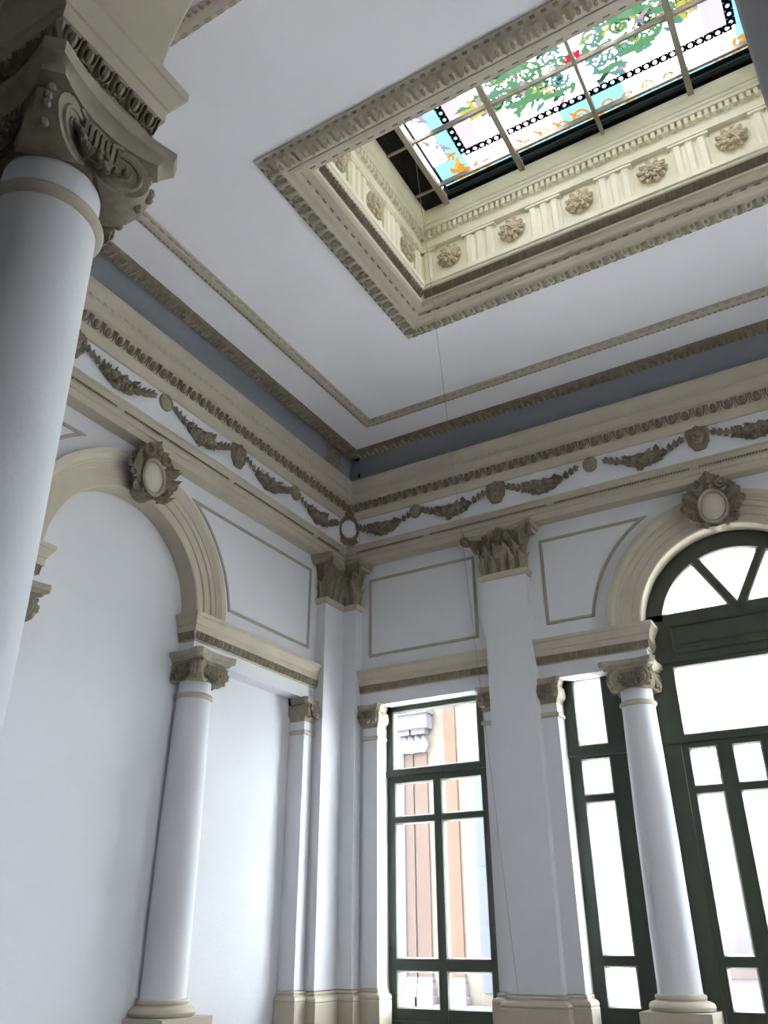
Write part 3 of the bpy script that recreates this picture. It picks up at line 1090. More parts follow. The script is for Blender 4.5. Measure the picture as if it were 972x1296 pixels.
for s in (1, -1):
    m = MB()
    pts = [(s * (0.21 + 0.19 * t), -0.012, 0.01 + 0.085 * t + 0.012 * math.sin(PI * t)) for t in [i / 8 for i in range(9)]]
    m.tube(pts, 0.0055, 5)
    for k, (t, L) in enumerate(((0.15, 0.06), (0.45, 0.055), (0.72, 0.05))):
        x, z = s * (0.21 + 0.19 * t), 0.01 + 0.085 * t
        m.leaf(0.034, L, 0.012, 3, T(x, -0.01, z, 0, s * 0.3), 4, 5, 0.2)
        m.leaf(0.034, L, 0.012, 3, T(x, -0.01, z, 0, s * 2.0), 4, 5, 0.2)
        m.leaf(0.04, L * 1.1, 0.012, 3, T(x, -0.012, z, 0, s * 1.15), 4, 5, 0.2)
    SPRIG.append(mesh('sprig', m, M_orn))


def swag(label, w, x, seed):
    t = thing('garland', label, 'garland', w, x, 4.10, FZ, 'flower garlands on the frieze')
    put('foliage', fo[seed % 2], t)
    for k, (fx, fz, s) in enumerate(((-0.005, -0.02, 1.15), (-0.085, -0.008, 0.95), (0.08, -0.012, 0.95), (-0.04, 0.03, 0.7), (0.045, 0.03, 0.7), (0.15, 0.002, 0.7), (-0.155, 0.004, 0.7))):
        put('flower', FLO[(k + seed) % 3], t, (fx, -0.03, fz), (0, 0.7 * k + seed, 0), (s, s, s))
    put('sprig', SPRIG[0], t)
    put('sprig', SPRIG[1], t)
    return t


for i, (x, lab) in enumerate(((-4.18, 'frieze garland on the window wall nearest the room corner'), (-3.325, 'frieze garland over the rectangular window, between round medallion and mask'), (-2.31, 'frieze garland right of the mask above the broad pilaster'), (-1.28, 'frieze garland above left side of the door arch, between medallion and mask'), (-0.255, 'frieze garland at the right edge of the view above the door arch'))):
    swag(lab, 'back', x, i)
for i, (y, lab) in enumerate(((6.56, 'frieze garland on the blind arch wall nearest the room corner'), (5.68, 'frieze garland on the blind arch wall, second one from the room corner'), (4.68, 'frieze garland above the right shoulder of the blind arch'), (3.68, 'frieze garland on the left wall next to the big near column'))):
    swag(lab, 'left', y, i + 1)

mm = MB()
pts = [(0.0, 0.085), (-0.045, 0.098), (-0.085, 0.092), (-0.098, 0.05), (-0.088, 0.0), (-0.085, -0.05), (-0.058, -0.085), (-0.045, -0.115), (0, -0.122), (0.045, -0.115), (0.058, -0.085), (0.085, -0.05), (0.088, 0.0), (0.098, 0.05), (0.085, 0.092), (0.045, 0.098)]
mm.loft([[(x, 0, z) for x, z in pts], [(x, -0.02, z) for x, z in pts], [(x * 0.86, -0.032, z * 0.9) for x, z in pts]])
MASKB = mesh('shield_back', mm, M_orn)
mm = MB()
mm.ball((0, -0.02, -0.005), (0.052, 0.042, 0.072), 12, 8)
mm.loft([[(-0.012, -0.055, 0.02), (0.012, -0.055, 0.02), (0, -0.06, 0.028)], [(-0.015, -0.062, -0.014), (0.015, -0.062, -0.014), (0, -0.080, -0.012)], [(-0.01, -0.058, -0.022), (0.01, -0.058, -0.022), (0, -0.062, -0.024)]])
for s in (1, -1):
    mm.ball((s * 0.022, -0.055, 0.016), (0.011, 0.008, 0.007), 7, 5)
    mm.tube([(s * 0.008, -0.06, 0.026), (s * 0.022, -0.063, 0.034), (s * 0.04, -0.05, 0.028)], 0.005, 5)
    mm.ball((s * 0.026, -0.05, -0.016), (0.015, 0.010, 0.013), 7, 5)
mm.tube([(-0.018, -0.056, -0.036), (0, -0.063, -0.034), (0.018, -0.056, -0.036)], 0.004, 5)
mm.tube([(-0.014, -0.055, -0.043), (0, -0.061, -0.045), (0.014, -0.055, -0.043)], 0.0045, 5)
mm.ball((0, -0.045, -0.064), (0.018, 0.014, 0.013), 7, 5)
FACE = mesh('face', mm, M_orn2)
mm = MB()
rr = random.Random(4)
for i in range(15):
    a = PI * (-0.25 + 1.5 * i / 14)
    mm.spiral(0.02, 1.2, 0.008, T(0.062 * math.cos(a), -0.03, 0.005 + 0.08 * math.sin(a), 0, a), 12, 1 if i % 2 else -1, 5)
HAIR = mesh('curls', mm, M_orn)


def mask(label, w, x):
    t = thing('mask', label, 'mask', w, x, 4.165, FZ)
    for nm_, me in (('shield_back', MASKB), ('face', FACE), ('curls', HAIR)):
        put(nm_, me, t, (0, 0, -0.005), (0, 0, 0), (1.12, 1.1, 1.12))


mask('plaster face mask on the frieze above the broad pilaster', 'back', -2.82)
mask('plaster face mask on the frieze above the door arch cartouche', 'back', -0.765)
mask('plaster face mask on the left frieze, midway between blind arch and corner', 'left', 5.19)
mask('plaster face mask on the left frieze, cut off by the big near column', 'left', 3.19)
mm = MB()
rings = []
for r, y in ((0.076, 0.0), (0.076, -0.016), (0.07, -0.024), (0.062, -0.022), (0.058, -0.016), (0.03, -0.024), (0.002, -0.026)):
    rings.append([(r * math.cos(2 * PI * j / 28), y, r * 1.12 * math.sin(2 * PI * j / 28)) for j in range(28)])
mm.loft(rings)
MEDAL = mesh('medallion', mm, M_orn2)
for w, x, lab in (('back', -3.78, 'small round medallion on the frieze above the rectangular window'), ('back', -1.80, 'small round medallion on the frieze above the narrow window'), ('left', 6.13, 'small oval medallion on the left frieze nearest the room corner'), ('left', 4.20, 'small oval medallion on the left frieze above the blind arch cartouche')):
    loc, rot = wloc(w, x, 4.19, FZ)
    o = put('medallion', MEDAL, None, loc, rot)
    o['label'], o['category'], o['kind'] = lab, 'medallion', 'thing'

# corner wreath on the frieze, set across the corner
t = thing('wreath', 'oval white shield in a leafy wreath set across the frieze corner', 'wreath', 'back', BX0 + FZ + 0.055, 4.16, FZ + 0.055, None, PI / 4)
t.scale = (1.22, 1.0, 1.12)
mm = MB()
pts = [(0.085 * math.cos(2 * PI * j / 24), 0.115 * math.sin(2 * PI * j / 24) - 0.01) for j in range(24)]
mm.loft([[(x, 0.05, z) for x, z in pts], [(x, -0.01, z) for x, z in pts], [(x * 0.7, -0.03, z * 0.7) for x, z in pts], [(0.001 * x, -0.036, 0.001 * z) for x, z in pts]])
obj('oval_shield', mm, M_wall, t)
rr = random.Random(9)
for i in range(22):
    a = 2 * PI * i / 22
    mm = MB()
    mm.leaf(0.055, 0.075, 0.03, 3, T(0.092 * math.cos(a), -0.012, 0.124 * math.sin(a) - 0.01, 0, PI / 2 - a + rr.uniform(-0.5, 0.5)), 4, 6, 0.2)
    mm.ball((0.088 * math.cos(a), -0.025, 0.12 * math.sin(a) - 0.01), 0.02, 6, 4)
    obj('leaf', mm, M_orn, t)
mm = MB()
mm.leaf(0.10, 0.12, 0.06, 4, T(0, -0.02, 0.11), 6, 8)
mm.leaf(0.09, 0.09, 0.04, 4, T(0, -0.02, -0.13, 0, PI), 6, 8)
for s in (1, -1):
    mm.spiral(0.035, 1.4, 0.014, T(s * 0.05, -0.03, 0.135), 20, s, 6)
obj('crest', mm, M_orn, t)

# ------------------------------------------------------------------ joinery


def pane_rect(par, x0, x1, z0, z1, y):
    mb = MB()
    mb.box(x0 - 0.01, x1 + 0.01, y, y + 0.005, z0 - 0.01, z1 + 0.01)
    obj('pane', mb, M_glass, par, ang=25)


def bars(mb, X0, X1, Z0, Z1, holes, y0, y1):
    """a board with rectangular holes cut out of it (cell grid)"""
    xs = sorted({X0, X1} | {h[0] for h in holes} | {h[1] for h in holes})
    zs = sorted({Z0, Z1} | {h[2] for h in holes} | {h[3] for h in holes})
    for j in range(len(zs) - 1):
        run = None
        for i in range(len(xs)):
            solid = False
            if i < len(xs) - 1:
                cx, cz = (xs[i] + xs[i + 1]) / 2, (zs[j] + zs[j + 1]) / 2
                solid = not any(h[0] < cx < h[1] and h[2] < cz < h[3] for h in holes)
            if solid and run is None:
                run = xs[i]
            if not solid and run is not None:
                mb.box(run, xs[i], y0, y1, zs[j], zs[j + 1])
                run = None


def beads(par, holes, y):
    mb = MB()
    for x0, x1, z0, z1 in holes:
        mb.ringsweep([(-0.012, 0.0), (-0.012, 0.008), (-0.006, 0.009), (0.006, -0.012), (0.006, -0.03)], [(x0, z0), (x1, z0), (x1, z1), (x0, z1)], Matrix.Translation((0, y, 0)) @ Matrix.Rotation(PI / 2, 4, 'X'))
    obj('glazing_bead', mb, M_putty, par, ang=20)


YF = 0.165      # face of the joinery behind the wall face


def window(name, w, X0, X1, cols, rows, top=None, label=None):
    r = sroot(name, w)
    if label:
        r['label'] = label
    hs = [(a, b, c, d) for a, b in cols for c, d in rows]
    allh = hs + ([top] if top else [])
    mb = MB()
    zt = 1.46
    tp = [top] if top else []
    bars(mb, X0, X1, zt + 0.05, 2.6, tp, YF + 0.02, YF + 0.09)
    mb.box(X0, X1, YF + 0.0, YF + 0.10, zt, zt + 0.05)
    mb.box(X0, X0 + 0.05, YF + 0.02, YF + 0.09, -H, zt)
    mb.box(X1 - 0.05, X1, YF + 0.02, YF + 0.09, -H, zt)
    fr = obj('frame', mb, M_green, r, ang=25)
    # casement leaves
    edges = [X0 + 0.05, X1 - 0.05] if len(cols) == 1 else [X0 + 0.05, (X0 + X1) / 2, X1 - 0.05]
    if len(cols) > 2:
        edges = [cols[0][0] - 0.07, (cols[1][1] + cols[2][0]) / 2, cols[3][1] + 0.07]
    for i in range(len(edges) - 1):
        mb = MB()
        hh = [h for h in hs if edges[i] < h[0] < edges[i + 1]]
        bars(mb, edges[i] + 0.003, edges[i + 1] - 0.003, -H, zt - 0.004, hh, YF + 0.035, YF + 0.085)
        mb.ringsweep([(0, 0), (0, 0.012), (0.02, 0.012), (0.028, 0)], [(edges[i] + 0.07, -1.5), (edges[i + 1] - 0.07, -1.5), (edges[i + 1] - 0.07, -0.66), (edges[i] + 0.07, -0.66)], Matrix.Translation((0, YF + 0.035, 0)) @ Matrix.Rotation(PI / 2, 4, 'X'))
        lf = obj('casement', mb, M_green, r, ang=25)
        for h in hh:
            pane_rect(lf, *h, YF + 0.062)
        beads(lf, hh, YF + 0.036)
    if top:
        pane_rect(fr, *top, YF + 0.055)
        beads(fr, [top], YF + 0.021)
    return r, fr


ROWS = [(-0.556, -0.275), (-0.163, 1.003), (1.077, 1.385)]
ROWS2 = [(-0.496, -0.218), (-0.128, 1.058), (1.135, 1.43)]
window('window_1', 'back', -4.47, -3.12, [(-4.296, -3.875), (-3.777, -3.357)], ROWS, (-4.306, -3.36, 1.53, 2.105))
window('window_2', 'back', -2.54, -1.645, [(-2.342, -2.093)], ROWS2, (-2.342, -2.085, 1.563, 2.165))
window('window_3', 'back', 1.59, 2.94, [(1.766, 2.187), (2.285, 2.706)], ROWS, (1.766, 2.706, 1.53, 2.105))
window('window_4', 'back', 0.115, 1.01, [(0.563, 0.812)], ROWS2, (0.563, 0.812, 1.563, 2.165))


def door(name, w, c, fan_only=False):
    """double door with a wide transom light and a three-part fanlight"""
    r = sroot(name, w)
    cols = [(c - 0.621, c - 0.413), (c - 0.269, c - 0.061), (c + 0.061, c + 0.269), (c + 0.413, c + 0.621)]
    hs = [(a, b, z0, z1) for a, b in cols for z0, z1 in ROWS2]
    mb = MB()
    x0, x1 = c - 0.88, c + 0.88
    tp = (c - 0.638, c + 0.638, 1.562, 2.142)
    bars(mb, x0, x1, 1.50, 2.20, [tp], YF + 0.02, YF + 0.09)
    mb.box(x0, c - 0.692, YF + 0.02, YF + 0.09, -H, 1.50)
    mb.box(c + 0.692, x1, YF + 0.02, YF + 0.09, -H, 1.50)
    mb.box(x0, x1, YF + 0.005, YF + 0.10, 1.485, 1.515)
    mb.box(x0, x1, YF + 0.005, YF + 0.10, 2.19, 2.215)
    mb.box(x0, x1, YF + 0.02, YF + 0.09, 2.20, 2.655)
    # raised panel between transom light and fanlight
    mp = Matrix.Translation((0, YF + 0.02, 0)) @ Matrix.Rotation(PI / 2, 4, 'X')
    rect = [(c - 0.64, 2.27), (c + 0.64, 2.27), (c + 0.64, 2.55), (c - 0.64, 2.55)]
    mb.ringsweep([(0, -0.002), (0, 0.014), (0.022, 0.016), (0.036, 0.004), (0.036, -0.002)], rect, mp)
    mb.box(c - 0.56, c + 0.56, YF + 0.012, YF + 0.03, 2.35, 2.47)
    # fan: ring and two spokes
    zc = 2.50
    n = 48
    ro, ri = 0.92, 0.674
    al = math.asin((2.655 - zc) / ri)
    for i in range(n):
        a0, a1 = PI * i / n, PI * (i + 1) / n
        q = [(c + k * math.cos(a), zc + k * math.sin(a)) for k, a in ((ri, a0), (ro, a0), (ro, a1), (ri, a1))]
        if max(z for x, z in q) < 2.65:
            continue
        mb.loft([[(x, YF + 0.02, z) for x, z in q], [(x, YF + 0.09, z) for x, z in q]])
    hub = (c, 2.585)
    for s in (1, -1):
        d = Vector((s * 0.485, 0.875)).normalized()
        pn = Vector((-d.y, d.x)) * 0.042
        p0, p1 = Vector(hub), Vector(hub) + d * 0.66
        q = [p0 + pn, p0 - pn, p1 - pn, p1 + pn]
        mb.loft([[(p.x, YF + 0.015, p.y) for p in q], [(p.x, YF + 0.09, p.y) for p in q]])
        pn2 = pn * 0.3
        q = [p0 + pn2, p0 - pn2, p1 - pn2, p1 + pn2]
        mb.loft([[(p.x, YF + 0.005, p.y) for p in q], [(p.x, YF + 0.02, p.y) for p in q]])
    fr = obj('frame', mb, M_green, r, ang=25)
    for i, (a, b) in enumerate(((c - 0.692, c), (c, c + 0.692))):
        mb = MB()
        hh = [h for h in hs if a < h[0] < b]
        bars(mb, a + 0.003, b - 0.003, -H, 1.497, hh, YF + 0.03, YF + 0.085)
        mb.box(c - 0.02, c + 0.02, YF + 0.015, YF + 0.03, -H, 1.49) if i == 0 else None
        mb.ringsweep([(0, 0), (0, 0.012), (0.02, 0.012), (0.028, 0)], [(a + 0.07, -1.5), (b - 0.07, -1.5), (b - 0.07, -0.6), (a + 0.07, -0.6)], Matrix.Translation((0, YF + 0.03, 0)) @ Matrix.Rotation(PI / 2, 4, 'X'))
        lf = obj('door_leaf', mb, M_green, r, ang=25)
        for h in hh:
            pane_rect(lf, *h, YF + 0.06)
        beads(lf, hh, YF + 0.031)
        mb = MB()
        hx = c + (-0.035 if i == 0 else 0.035)
        mb.box(hx - 0.014, hx + 0.014, YF + 0.022, YF + 0.03, -0.62, -0.46)
        mb.tube([(hx, YF + 0.03, -0.53), (hx, YF - 0.01, -0.53), (hx + (-0.02 if i == 0 else 0.02), YF - 0.02, -0.53), (hx + (-0.09 if i == 0 else 0.09), YF - 0.02, -0.535)], 0.008, 6)
        obj('handle', mb, M_steel, lf)
    pane_rect(fr, *tp, YF + 0.055)
    beads(fr, [tp], YF + 0.021)
    # three fan panes
    sp = math.atan2(0.875, 0.485)
    dd = 0.042
    hz = 2.655

    def fanpane(kind):
        """outline of one glazed segment"""
        P = []
        if kind == 0:
            d = Vector((0.485, 0.875)).normalized()
            nl = Vector((-d.y, d.x))
            L0 = Vector(hub) + nl * dd
            L1 = Vector((2 * c - L0.x, L0.y))
            # apex where both offset lines meet
            k = -(L0.x - c) / d.x
            apex = L0 + d * k
            if apex.y < hz:
                k2 = (hz - L0.y) / d.y
                A = L0 + d * k2
                P = [(2 * c - A.x, hz), (A.x, hz)]
            else:
                P = [(apex.x, apex.y)]

            def hit(Lp, dv):
                o = Lp - Vector((c, zc))
                b = o.dot(dv)
                return Lp + dv * (-b + math.sqrt(b * b - o.dot(o) + ri * ri))
            hr = hit(L0, d)
            a0 = math.atan2(hr.y - zc, hr.x - c)
            for i in range(17):
                a = a0 + (PI - 2 * a0) * i / 16
                P.append((c + ri * math.cos(a), zc + ri * math.sin(a)))
            return P
        d = Vector((0.485, 0.875)).normalized()
        nl = Vector((-d.y, d.x))
        L0 = Vector(hub) - nl * dd
        k2 = (hz - L0.y) / d.y
        A = L0 + d * k2
        o = L0 - Vector((c, zc))
        b = o.dot(d)
        hr = L0 + d * (-b + math.sqrt(b * b - o.dot(o) + ri * ri))
        a1 = math.atan2(hr.y - zc, hr.x - c)
        P = [(A.x, hz)]
        for i in range(15):
            a = al + (a1 - al) * i / 14
            P.append((c + ri * math.cos(a), zc + ri * math.sin(a)))
        if kind < 0:
            P = [(2 * c - x, z) for x, z in P][::-1]
        return P
    bd = MB()
    for kind in (-1, 0, 1):
        P = fanpane(kind)
        mb = MB()
        mb.loft([[(x, YF + 0.06, z) for x, z in P], [(x, YF + 0.064, z) for x, z in P]])
        obj('pane', mb, M_glass, fr, ang=25)
        bd.ringsweep([(-0.012, 0.0), (-0.012, 0.008), (-0.006, 0.009), (0.006, -0.012), (0.006, -0.03)], P, Matrix.Translation((0, YF + 0.021, 0)) @ Matrix.Rotation(PI / 2, 4, 'X'))
    obj('glazing_bead', bd, M_putty, fr, ang=20)
    return r


door('door_1', 'back', -0.765)
door('door_2', 'right', -4.235)

# ------------------------------------------------------------------ skylight
cx, cy = (SX0 + SX1) / 2, (SY0 + SY1) / 2
path = [(SX0, SY0), (SX1, SY0), (SX1, SY1), (SX0, SY1)]
FRAME = [(-0.012, 5.005), (-0.012, 4.985), (0.012, 4.98), (0.02, 4.97), (0.03, 4.962), (0.075, 4.945), (0.13, 4.952), (0.155, 4.968), (0.165, 4.97), (0.168, 4.962), (0.2, 4.962), (0.215, 4.97), (0.232, 4.975), (0.236, 5.0), (0.288, 5.012), (0.292, 5.02), (0.296, 5.06)]
WELL = [(0.296, 5.06), (0.312, 5.066), (0.345, 5.135), (0.358, 5.142), (0.358, 5.165), (0.372, 5.17), (0.372, 5.215), (0.36, 5.225), (0.300, 5.24), (0.300, 5.62), (0.34, 5.625), (0.345, 5.66), (0.33, 5.67), (0.33, 5.735), (0.332, 5.74), (0.332, 5.81), (0.375, 5.812), (0.375, 5.845), (0.385, 5.85), (0.388, 5.875), (0.40, 5.88), (0.43, 5.93), (0.44, 5.96), (0.44, 5.985)]
tn += 1
mb = MB()
mb.ringsweep(FRAME, path)
skt = struct('trim_%d' % tn, mb, M_beige, None, 25)
tn += 1
mb = MB()
mb.ringsweep(WELL, path)
skw = struct('trim_%d' % tn, mb, M_cream, None, 25)
lm = MB()
lm.leaf(0.092, 0.10, 0.012, 4, None, 4, 6, 0, 0.4)
lm.ball((0.055, -0.01, 0.06), (0.014, 0.014, 0.03), 6, 4)
AL = mesh('acanthus_leaf', lm, M_orn2)


def along(o, step, skip=0.0):
    """places round the well at inset o: (x, y, yaw of outward-facing normal)"""
    r = []
    for (ax, ay, bx, by, rz) in ((SX0 + o, SY1 - o, SX1 - o, SY1 - o, 0.0), (SX0 + o, SY0 + o, SX0 + o, SY1 - o, PI / 2), (SX1 - o, SY0 + o, SX0 + o, SY0 + o, PI), (SX1 - o, SY1 - o, SX1 - o, SY0 + o, -PI / 2)):
        L = math.hypot(bx - ax, by - ay)
        n = max(1, round((L - 2 * skip) / step))
        for i in range(n):
            t = (skip + (i + 0.5) * (L - 2 * skip) / n) / L
            r.append((ax + (bx - ax) * t, ay + (by - ay) * t, rz, i, n))
    return r


for x, y, rz, i, n in along(0.035, 0.105, 0.02):
    put('acanthus_leaf', AL, skt, (x, y, 4.948), (PI / 2, 0, rz))
mb = MB()
for x, y, rz, i, n in along(0.236, 0.10, 0.05):
    mb.box(-0.022, 0.022, -0.004, 0.006, 4.972, 4.985, T(x, y, 0, 0, 0, rz))
obj('dash_row', mb, M_orn, skt, kind='stuff')
mb = MB()
for x, y, rz, i, n in along(0.012, 0.075, 0.03):
    mb.box(-0.02, 0.012, -0.006, 0.012, 4.972, 4.98, T(x, y, 0, 0, 0, rz))
obj('outer_dash_row', mb, M_orn, skt, kind='stuff')
mb = MB()
for x, y, rz, i, n in along(0.33, 0.042, 0.01):
    m = T(x, y, 5.10, 0, 0, rz) @ Matrix.Rotation(0.45, 4, 'X')
    mb.box(-0.021, 0.021, 0, 0.008, -0.036, 0.036, m)
    mb.ball((-0.01, -0.002, 0.004), (0.012, 0.012, 0.030), 5, 4, m)
    mb.box(0.008, 0.014, -0.012, 0, -0.03, 0.034, m)
obj('leaf_row', mb, M_orn, skw, kind='stuff')
dm = MB()
dm.box(-0.016, 0.016, -0.034, 0.004, 5.742, 5.806)
DEN = mesh('dentil', dm, M_cream)
for x, y, rz, i, n in along(0.335, 0.0525, 0.02):
    put('dentil', DEN, skw, (x, y, 0), (0, 0, rz))
tg = MB()
for k in range(-2, 3):
    pass
tg.box(-0.145, 0.145, -0.022, 0, 5.245, 5.585)
for k in (-1, 0, 1):
    tg.loft([[(k * 0.094 - 0.038, -0.022, z), (k * 0.094 - 0.020, -0.042, z), (k * 0.094 + 0.020, -0.042, z), (k * 0.094 + 0.038, -0.022, z)] for z in (5.245, 5.575)])
tg.box(-0.155, 0.155, -0.048, 0, 5.582, 5.615)
tg.box(-0.165, 0.165, -0.056, 0, 5.608, 5.624)
TRI = mesh('triglyph', tg, M_cream, 25)
ro = MB()
ro.lathe([(0.118, 0), (0.10, 0.012), (0.03, 0.02)], 20, T(0, 0, 0, PI / 2))
for n_, r_, L_, y_, of in ((10, 0.082, 0.040, -0.020, 0.0), (8, 0.050, 0.034, -0.040, PI / 8)):
    for i in range(n_):
        a = 2 * PI * i / n_ + of
        m = T(r_ * math.sin(a), y_, r_ * math.cos(a), 0, a)
        for q in (-0.011, 0.011):
            ro.ball((q, 0, 0), (0.0135, 0.017, L_), 6, 5, m)
        ro.ball((0, -0.008, L_ * 0.75), (0.018, 0.014, 0.014), 6, 4, m)
for i in range(6):
    a = 2 * PI * i / 6
    ro.ball((0.022 * math.sin(a), -0.056, 0.022 * math.cos(a)), 0.014, 6, 4)
ro.ball((0, -0.062, 0), 0.018, 8, 5)
ROS = mesh('rosette', ro, mat('rosette_paint', (0.62, 0.55, 0.38), 0.55, 0.25, 20))
for ax, ay, bx, by, rz, nb in ((SX0 + 0.3, SY1 - 0.3, SX1 - 0.3, SY1 - 0.3, 0.0, 6), (SX0 + 0.3, SY0 + 0.3, SX0 + 0.3, SY1 - 0.3, PI / 2, 3), (SX1 - 0.3, SY0 + 0.3, SX0 + 0.3, SY0 + 0.3, PI, 6), (SX1 - 0.3, SY1 - 0.3, SX1 - 0.3, SY0 + 0.3, -PI / 2, 3)):
    for i in range(nb + 1):
        t = i / nb
        put('triglyph', TRI, skw, (ax + (bx - ax) * t, ay + (by - ay) * t, 0), (0, 0, rz), (1 if nb == 6 else 0.92, 1, 1))
    for i in range(nb):
        t = (i + 0.5) / nb
        put('rosette', ROS, skw, (ax + (bx - ax) * t, ay + (by - ay) * t, 5.45), (0, 0.35 * i, rz))

sky = bpy.data.objects.new('stained_glass_skylight', None)
sky.location = (cx, cy, 6.0 + H)
sky['label'], sky['category'], sky['kind'] = 'stained glass skylight with steel bars, green scrolls and a red flower', 'skylight', 'thing'
COL.objects.link(sky)
GX, GY, GZ = 1.415, 0.655, 0.03
mb = MB()                                                     # roof ring that carries the glazing; its black puts in the gap's shade
hx, hy = cx - SX0 - 0.40, cy - SY0 - 0.40
for a, b, c_, d in ((-hx - 0.3, -GX - 0.06, -hy - 0.3, hy + 0.3), (GX + 0.06, hx + 0.3, -hy - 0.3, hy + 0.3), (-GX - 0.06, GX + 0.06, -hy - 0.3, -GY - 0.012), (-GX - 0.06, GX + 0.06, GY + 0.012, hy + 0.3)):
    mb.box(a, b, c_, d, -0.012, GZ + 0.10)
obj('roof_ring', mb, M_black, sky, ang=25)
for s in (-1, 1):
    mb = MB()
    n = 16
    for i in range(n):
        x = s * (GX + 0.03 + (hx - GX - 0.04) * (i + 0.5) / n)
        mb.box(x - 0.003, x + 0.003, -hy, hy, -0.022, -0.010)
    obj('vent_mesh', mb, M_mesh, sky, kind='stuff')
for i, x in enumerate((-1.45, -0.715, 0, 0.715, 1.45)):
    mb = MB()
    wd = 0.014 if i == 2 else 0.024
    mb.box(x - wd, x + wd, -hy + 0.02, hy - 0.02, -0.055, 0.012)
    obj('main_bar', mb, M_steel, sky, ang=25)
for y in (-0.51, 0.0, 0.51):
    mb = MB()
    mb.box(-hx, hx, y - 0.011, y + 0.011, -0.035, 0.010)
    obj('cross_bar', mb, M_steel, sky, ang=25)
mb = MB()
mb.ringsweep([(0, 0.0), (0, -0.02), (0.018, -0.02), (0.022, 0.0)], [(-GX, -GY), (GX, -GY), (GX, GY), (-GX, GY)], T(0, 0, GZ))
obj('glass_edge', mb, mat('dark_putty', (0.04, 0.04, 0.04), 0.8), sky, ang=25)



def lin(c):
    return tuple(((v / 255 + 0.055) / 1.055) ** 2.4 if v > 10 else v / 3295 for v in c)


def tint(name, rgb, k=1.0):
    """single sheet of glass that shows as rgb against the open sky"""
    return clear(name, tuple(min(1.0, k * v / SKY) for v in lin(rgb)), 0.01)


C_blue = tint('pale_blue_glass', (176, 236, 246), 1.05)
C_white = tint('milky_glass', (255, 252, 255), 9.0)
C_lilac = tint('lilac_glass', (236, 224, 248), 1.1)
bx, by = 1.10, 0.345           # bead border, half sizes
xs = [-GX, -bx - 0.02, -0.715, -0.26, 0.26, 0.715, bx + 0.02, GX]
FIELD = []                     # outer field: (x0, x1, y0, y1, kind), leaded round the scrolls further down
for i in range(7):
    a, b = xs[i], xs[i + 1]
    for q in (-1, 1):
        y0, y1 = sorted((q * 0.51, q * GY))
        FIELD.append((a, b, y0, y1, 'b'))
        y0, y1 = sorted((q * by, q * 0.51))
        FIELD.append((a, b, y0, y1, 'bwwbwwb'[i]))
for q in (-1, 1):
    for y0, y1 in ((-by, 0), (0, by)):
        a, b = sorted((q * GX, q * bx))
        FIELD.append((a + (0.16 if q < 0 else 0), b - (0.16 if q > 0 else 0), y0, y1, 'b'))
        FIELD.append(((a, a + 0.16) if q < 0 else (b - 0.16, b)) + (y0, y1, 'w'))
xi = [-bx, -0.92, -0.715, 0.0, 0.715, 0.92, bx]
for i in range(6):
    for y0, y1 in ((-by, 0), (0, by)):
        FIELD.append((xi[i], xi[i + 1], y0, y1, 'l' if i in (0, 5) else 'w'))
# lead border with clear round beads: dark cells pierced by milky dots
mb = MB()
m2 = MB()
bw = 0.032
for (ax, ay, bx_, by_) in ((-bx, -by, bx, -by), (bx, -by, bx, by), (bx, by, -bx, by), (-bx, by, -bx, -by)):
    L = math.hypot(bx_ - ax, by_ - ay)
    n = round(L / 0.066)
    ux, uy = (bx_ - ax) / L, (by_ - ay) / L
    for i in range(n):
        t = (i + 0.5) / n
        px, py = ax + (bx_ - ax) * t, ay + (by_ - ay) * t
        h = 0.5 * L / n
        inn = [(px + 0.0165 * math.cos(2 * PI * j / 16), py + 0.0165 * math.sin(2 * PI * j / 16), GZ - 0.003) for j in range(16)]
        out = []
        for j in range(16):
            ca, sa = math.cos(2 * PI * j / 16), math.sin(2 * PI * j / 16)
            k = min((h if uy == 0 else bw) / max(abs(ca), 1e-6), (h if ux == 0 else bw) / max(abs(sa), 1e-6))
            out.append((px + k * ca, py + k * sa, GZ - 0.003))
        mb.loft([out, inn], True, False)
obj('bead_border', mb, M_black, sky, kind='stuff')


CELL = {}
STEP = 0.0075


def inside(px, py, q):
    sg = 0
    for i in range(len(q)):
        ax, ay = q[i - 1]
        cr = (q[i][0] - ax) * (py - ay) - (q[i][1] - ay) * (px - ax)
        if abs(cr) > 1e-12:
            if sg == 0:
                sg = 1 if cr > 0 else -1
            elif (cr > 0) != (sg > 0):
                return False
    return True


def flat(k, q):
    """marks the glass cells that a convex piece covers: the last piece laid wins"""
    a0, a1 = min(p[0] for p in q), max(p[0] for p in q)
    b0, b1 = min(p[1] for p in q), max(p[1] for p in q)
    for ix in range(int(math.floor(a0 / STEP)), int(math.ceil(a1 / STEP)) + 1):
        for iy in range(int(math.floor(b0 / STEP)), int(math.ceil(b1 / STEP)) + 1):
            if inside((ix + 0.5) * STEP, (iy + 0.5) * STEP, q):
                CELL[ix, iy] = k


def fleaf(m, x, y, a, L, wd, bend=0.3):
    """flat lobed glass leaf"""
    up, dn = [], []
    n = 7
    for i in range(n + 1):
        t = i / n
        ang = a + bend * t
        px, py = x + L * t * math.cos(a + bend * t * 0.5), y + L * t * math.sin(a + bend * t * 0.5)
        ww = wd * math.sin(PI * (0.08 + 0.92 * t)) * (0.72 + 0.28 * (i % 2))
        up.append((px - ww * math.sin(ang), py + ww * math.cos(ang)))
        dn.append((px + ww * math.sin(ang), py - ww * math.cos(ang)))
    for i in range(n):
        flat(m, [up[i], up[i + 1], dn[i + 1], dn[i]])


